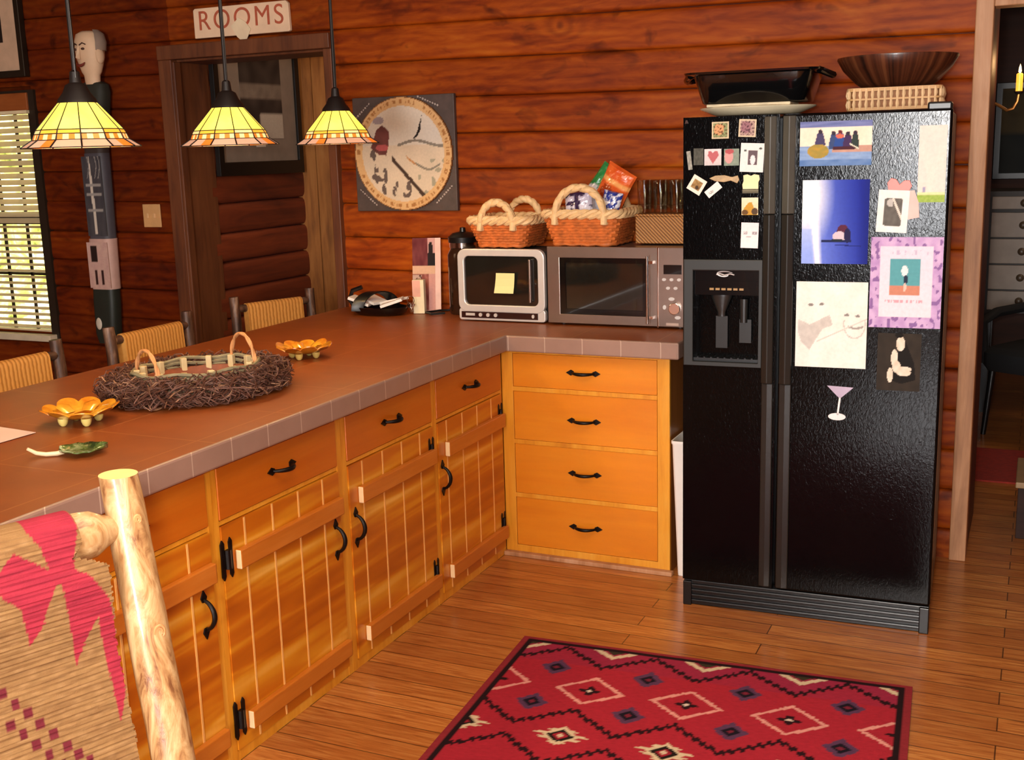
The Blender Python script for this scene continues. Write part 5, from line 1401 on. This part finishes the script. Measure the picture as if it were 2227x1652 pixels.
# ================================================================== DIM ROOM ON THE RIGHT
sc_ = thing('candle_sconce', 'curved brass arm with a lit candle beyond the right doorway', 'sconce', (1.7125, 1.10, 1.70))
w = MB(); w.tube([(.0, 0, .04), (.018, 0, .03), (.045, 0, .012), (.068, 0, .018), (.082, 0, .045), (.086, 0, .075)], .0065, 8)
w.build('arm', plain('brass', '#a8743a', .3, .8), sc_, smooth=True)
w = MB(); w.lathe([(0, .072), (.010, .072), (.018, .080), (.019, .084), (0, .084)], 14, (.086, 0, 0)); w.build('drip_cup', M['darkmetal'], sc_, smooth=True)
w = MB(); w.lathe([(0, .084), (.0125, .084), (.0125, .150), (.008, .154), (0, .154)], 14, (.086, 0, 0)); w.build('candle', glow('candle_wax', lin('#ffb040'), 1.6, lin('#ff8a20'), 20), sc_, smooth=True)
w = MB(); w.lathe([(0, .152), (.006, .160), (.004, .176), (0, .190)], 10, (.086, 0, 0)); w.build('flame', glow('flame_glow', lin('#ffe2a0'), 9), sc_, smooth=True)
lp_ = bpy.data.lights.new('candle_light', 'POINT'); lp_.energy = 1.2; lp_.color = (1, .55, .22); lp_.shadow_soft_size = .02
lo_ = bpy.data.objects.new('candle_light', lp_); COL.objects.link(lo_); lo_.location = (1.84, 1.10, 1.90)

dq = thing('dresser', 'pale gray dresser with round knobs in the dim room beyond the right doorway', 'dresser', (1.62, 3.15, 0))
gp = plain('pale_gray_paint', '#8f8276', .6)
MB().box(0, 1.0, .02, .45, .60, 1.30).build('case', plain('dark_dresser_frame', '#2a2420', .6), dq)
for z0, z1 in ((1.20, 1.27), (1.04, 1.18), (.89, 1.03), (.74, .88), (.62, .73)):
    for x0 in (.03, .52):
        d_ = MB().box(x0, x0 + .46, .0, .03, z0, z1).build('drawer', gp, dq, bevel=.003)
        w = MB(); w.blob((x0 + .17, -.012, (z0 + z1) / 2), (.022, .016, .022)); w.build('knob', plain('brown_knob', '#4a3a2a', .4), d_, smooth=True)
for x in (.03, .97):
    for y in (.05, .42): MB().box(x - .025, x + .025, y - .025, y + .025, 0, .60).build('leg', M['black'], dq)
pic = thing('dark_painting', 'dark painting hanging in the dim room beyond the right doorway', 'painting', (1.95, 4.58, 1.62))
def dkp_(u, v):
    c = lerp(hx('161a1c'), hx('2c2e2a'), nz(u, v, 4))
    if v > .45: c = lerp(hx('5a4a2c'), hx('3a3222'), nz(u, v, 6))
    return c
MB().box(-.36, .36, -.02, 0, -.30, .34).build('frame', M['black'], pic, bevel=.004)
a_ = art('canvas', .64, .56, 20, 18, dkp_, M['paint'], pic); a_.location = (0, -.022, .02)
bk = thing('dark_armchair', 'black armchair in the dim room in front of the pale dresser', 'chair', (2.02, 2.72, 0), -.5)
fb = plain('black_upholstery', '#0c0d0f', .8)
w = MB(); w.loft([[(x, y, z) for x, y in rrect(a, b, .05, 4)] for a, b, z in ((.52, .50, .36), (.56, .54, .40), (.56, .54, .46), (.5, .48, .49))]); w.build('seat', fb, bk, smooth=True)
w = MB(); w.loft([[(x, y + .25 + .1 * (z - .45), z) for x, y in rrect(a, .09, .04, 4)] for a, z in ((.5, .42), (.54, .6), (.54, .92), (.44, 1.0))]); w.build('backrest', fb, bk, smooth=True)
for sx in (-1, 1):
    w = MB(); w.tube([(sx * .29, .24, .66), (sx * .29, -.1, .66), (sx * .29, -.24, .62), (sx * .27, -.24, .40)], .028, 8); w.build('armrest', fb, bk, smooth=True)
    for sy in (-1, 1):
        w = MB(); w.tube([(sx * .23, sy * .21, .38), (sx * .25, sy * .24, 0)], [.02, .014], 8); w.build('leg', M['black'], bk, smooth=True)
rr_ = MB(); rr_.loft([[(x + 2.3, y + 1.98, z) for x, y in rrect(1.5, .62, .02, 2)] for z in (.001, .009)])
o_ = rr_.build('red_mat', plain('dim_red_wool', '#8a2416', .9, var=.25, scale=40, bump=.4)); tag(o_, 'dim red mat on the floor beyond the right doorway', 'mat')
st_ = thing('side_table', 'dark wooden side table at the right edge of the picture', 'table', (2.035, 1.06, 0))
dm = wood('dark_table_wood', '#1a0a05', '#2a1209', '#38180c', 'X', knots=False, rough=.8)
MB().box(-.16, .30, -.2, .2, .215, .24).build('table_top', plain('pale_edge_top', '#8f7350', .5), st_, bevel=.004)
for x in (-.13, .27):
    for y in (-.17, .17): MB().box(x - .02, x + .02, y - .02, y + .02, 0, .215).build('leg', dm, st_, bevel=.003)
MB().box(-.13, .27, -.165, .165, .10, .115).build('lower_shelf', dm, st_)

# ================================================================== LIGHT
def area(name, loc, target, size, energy, color, size_y=None):
    l_ = bpy.data.lights.new(name, 'AREA'); l_.energy = energy; l_.color = color; l_.size = size
    if size_y: l_.shape = 'RECTANGLE'; l_.size_y = size_y
    o = bpy.data.objects.new(name, l_); COL.objects.link(o); o.location = loc
    o.rotation_euler = (Vector(target) - Vector(loc)).to_track_quat('-Z', 'Y').to_euler(); return o
fl = bpy.data.lights.new('camera_flash', 'AREA'); fl.shape = 'RECTANGLE'; fl.size = .07; fl.size_y = .04; fl.energy = 40; fl.color = (1, .93, .84)
fo = bpy.data.objects.new('camera_flash', fl); COL.objects.link(fo); fo.location = CAM + xr * -.07 + Vector((0, 0, .06)) + fz * .03
fo.rotation_euler = fz.to_track_quat('-Z', 'Y').to_euler()
area('ceiling_fill', (1.2, -2.6, 2.72), (1.2, -2.6, 0), 1.8, 62, (1, .82, .62))  # unseen area lamp added for overall ambient light
area('kitchen_fill', (1.6, -5.6, 2.6), (.4, 0, .9), 1.6, 62, (1, .88, .72))  # unseen lamp behind the camera, added to lift the ambient level
area('dining_fill', (-3.0, -2.2, 2.7), (-2.6, .5, 1.2), 1.2, 9, (1, .66, .4))  # unseen fill added over the dining side
area('window_daylight', (1.75, -7.64, 1.45), (1.75, 0, 1.40), 1.0, 300, (.98, .98, 1), 1.6)
area('hall_fill', (-1.4, 1.1, 2.7), (-1.4, 1.1, 0), .4, 4.5, (1, .7, .42))  # unseen fill added to brighten the hall
area('far_room_fill', (2.8, 2.6, 2.75), (2.4, 2.4, 0), 1.0, 12, (1, .68, .45))  # weak unseen fill added to lift the dim room
sl_ = bpy.data.lights.new('sun', 'SUN'); sl_.energy = 4.5; sl_.color = (1, .95, .82); sl_.angle = .02
so_ = bpy.data.objects.new('sun', sl_); COL.objects.link(so_); so_.location = (-3, 6, 6); so_.rotation_euler = Vector((-.05, -.75, -.65)).to_track_quat('-Z', 'Y').to_euler()
wd = bpy.data.worlds.new('dusk'); SC.world = wd; wd.use_nodes = True
wd.node_tree.nodes['Background'].inputs[0].default_value = (.9, .95, 1, 1); wd.node_tree.nodes['Background'].inputs[1].default_value = .6

SC.view_settings.view_transform = 'Standard'
SC.view_settings.look = 'None'
SC.view_settings.exposure = 0.0
SC.cycles.use_denoising = True
SC.cycles.max_bounces = 8
SC.cycles.sample_clamp_indirect = 6
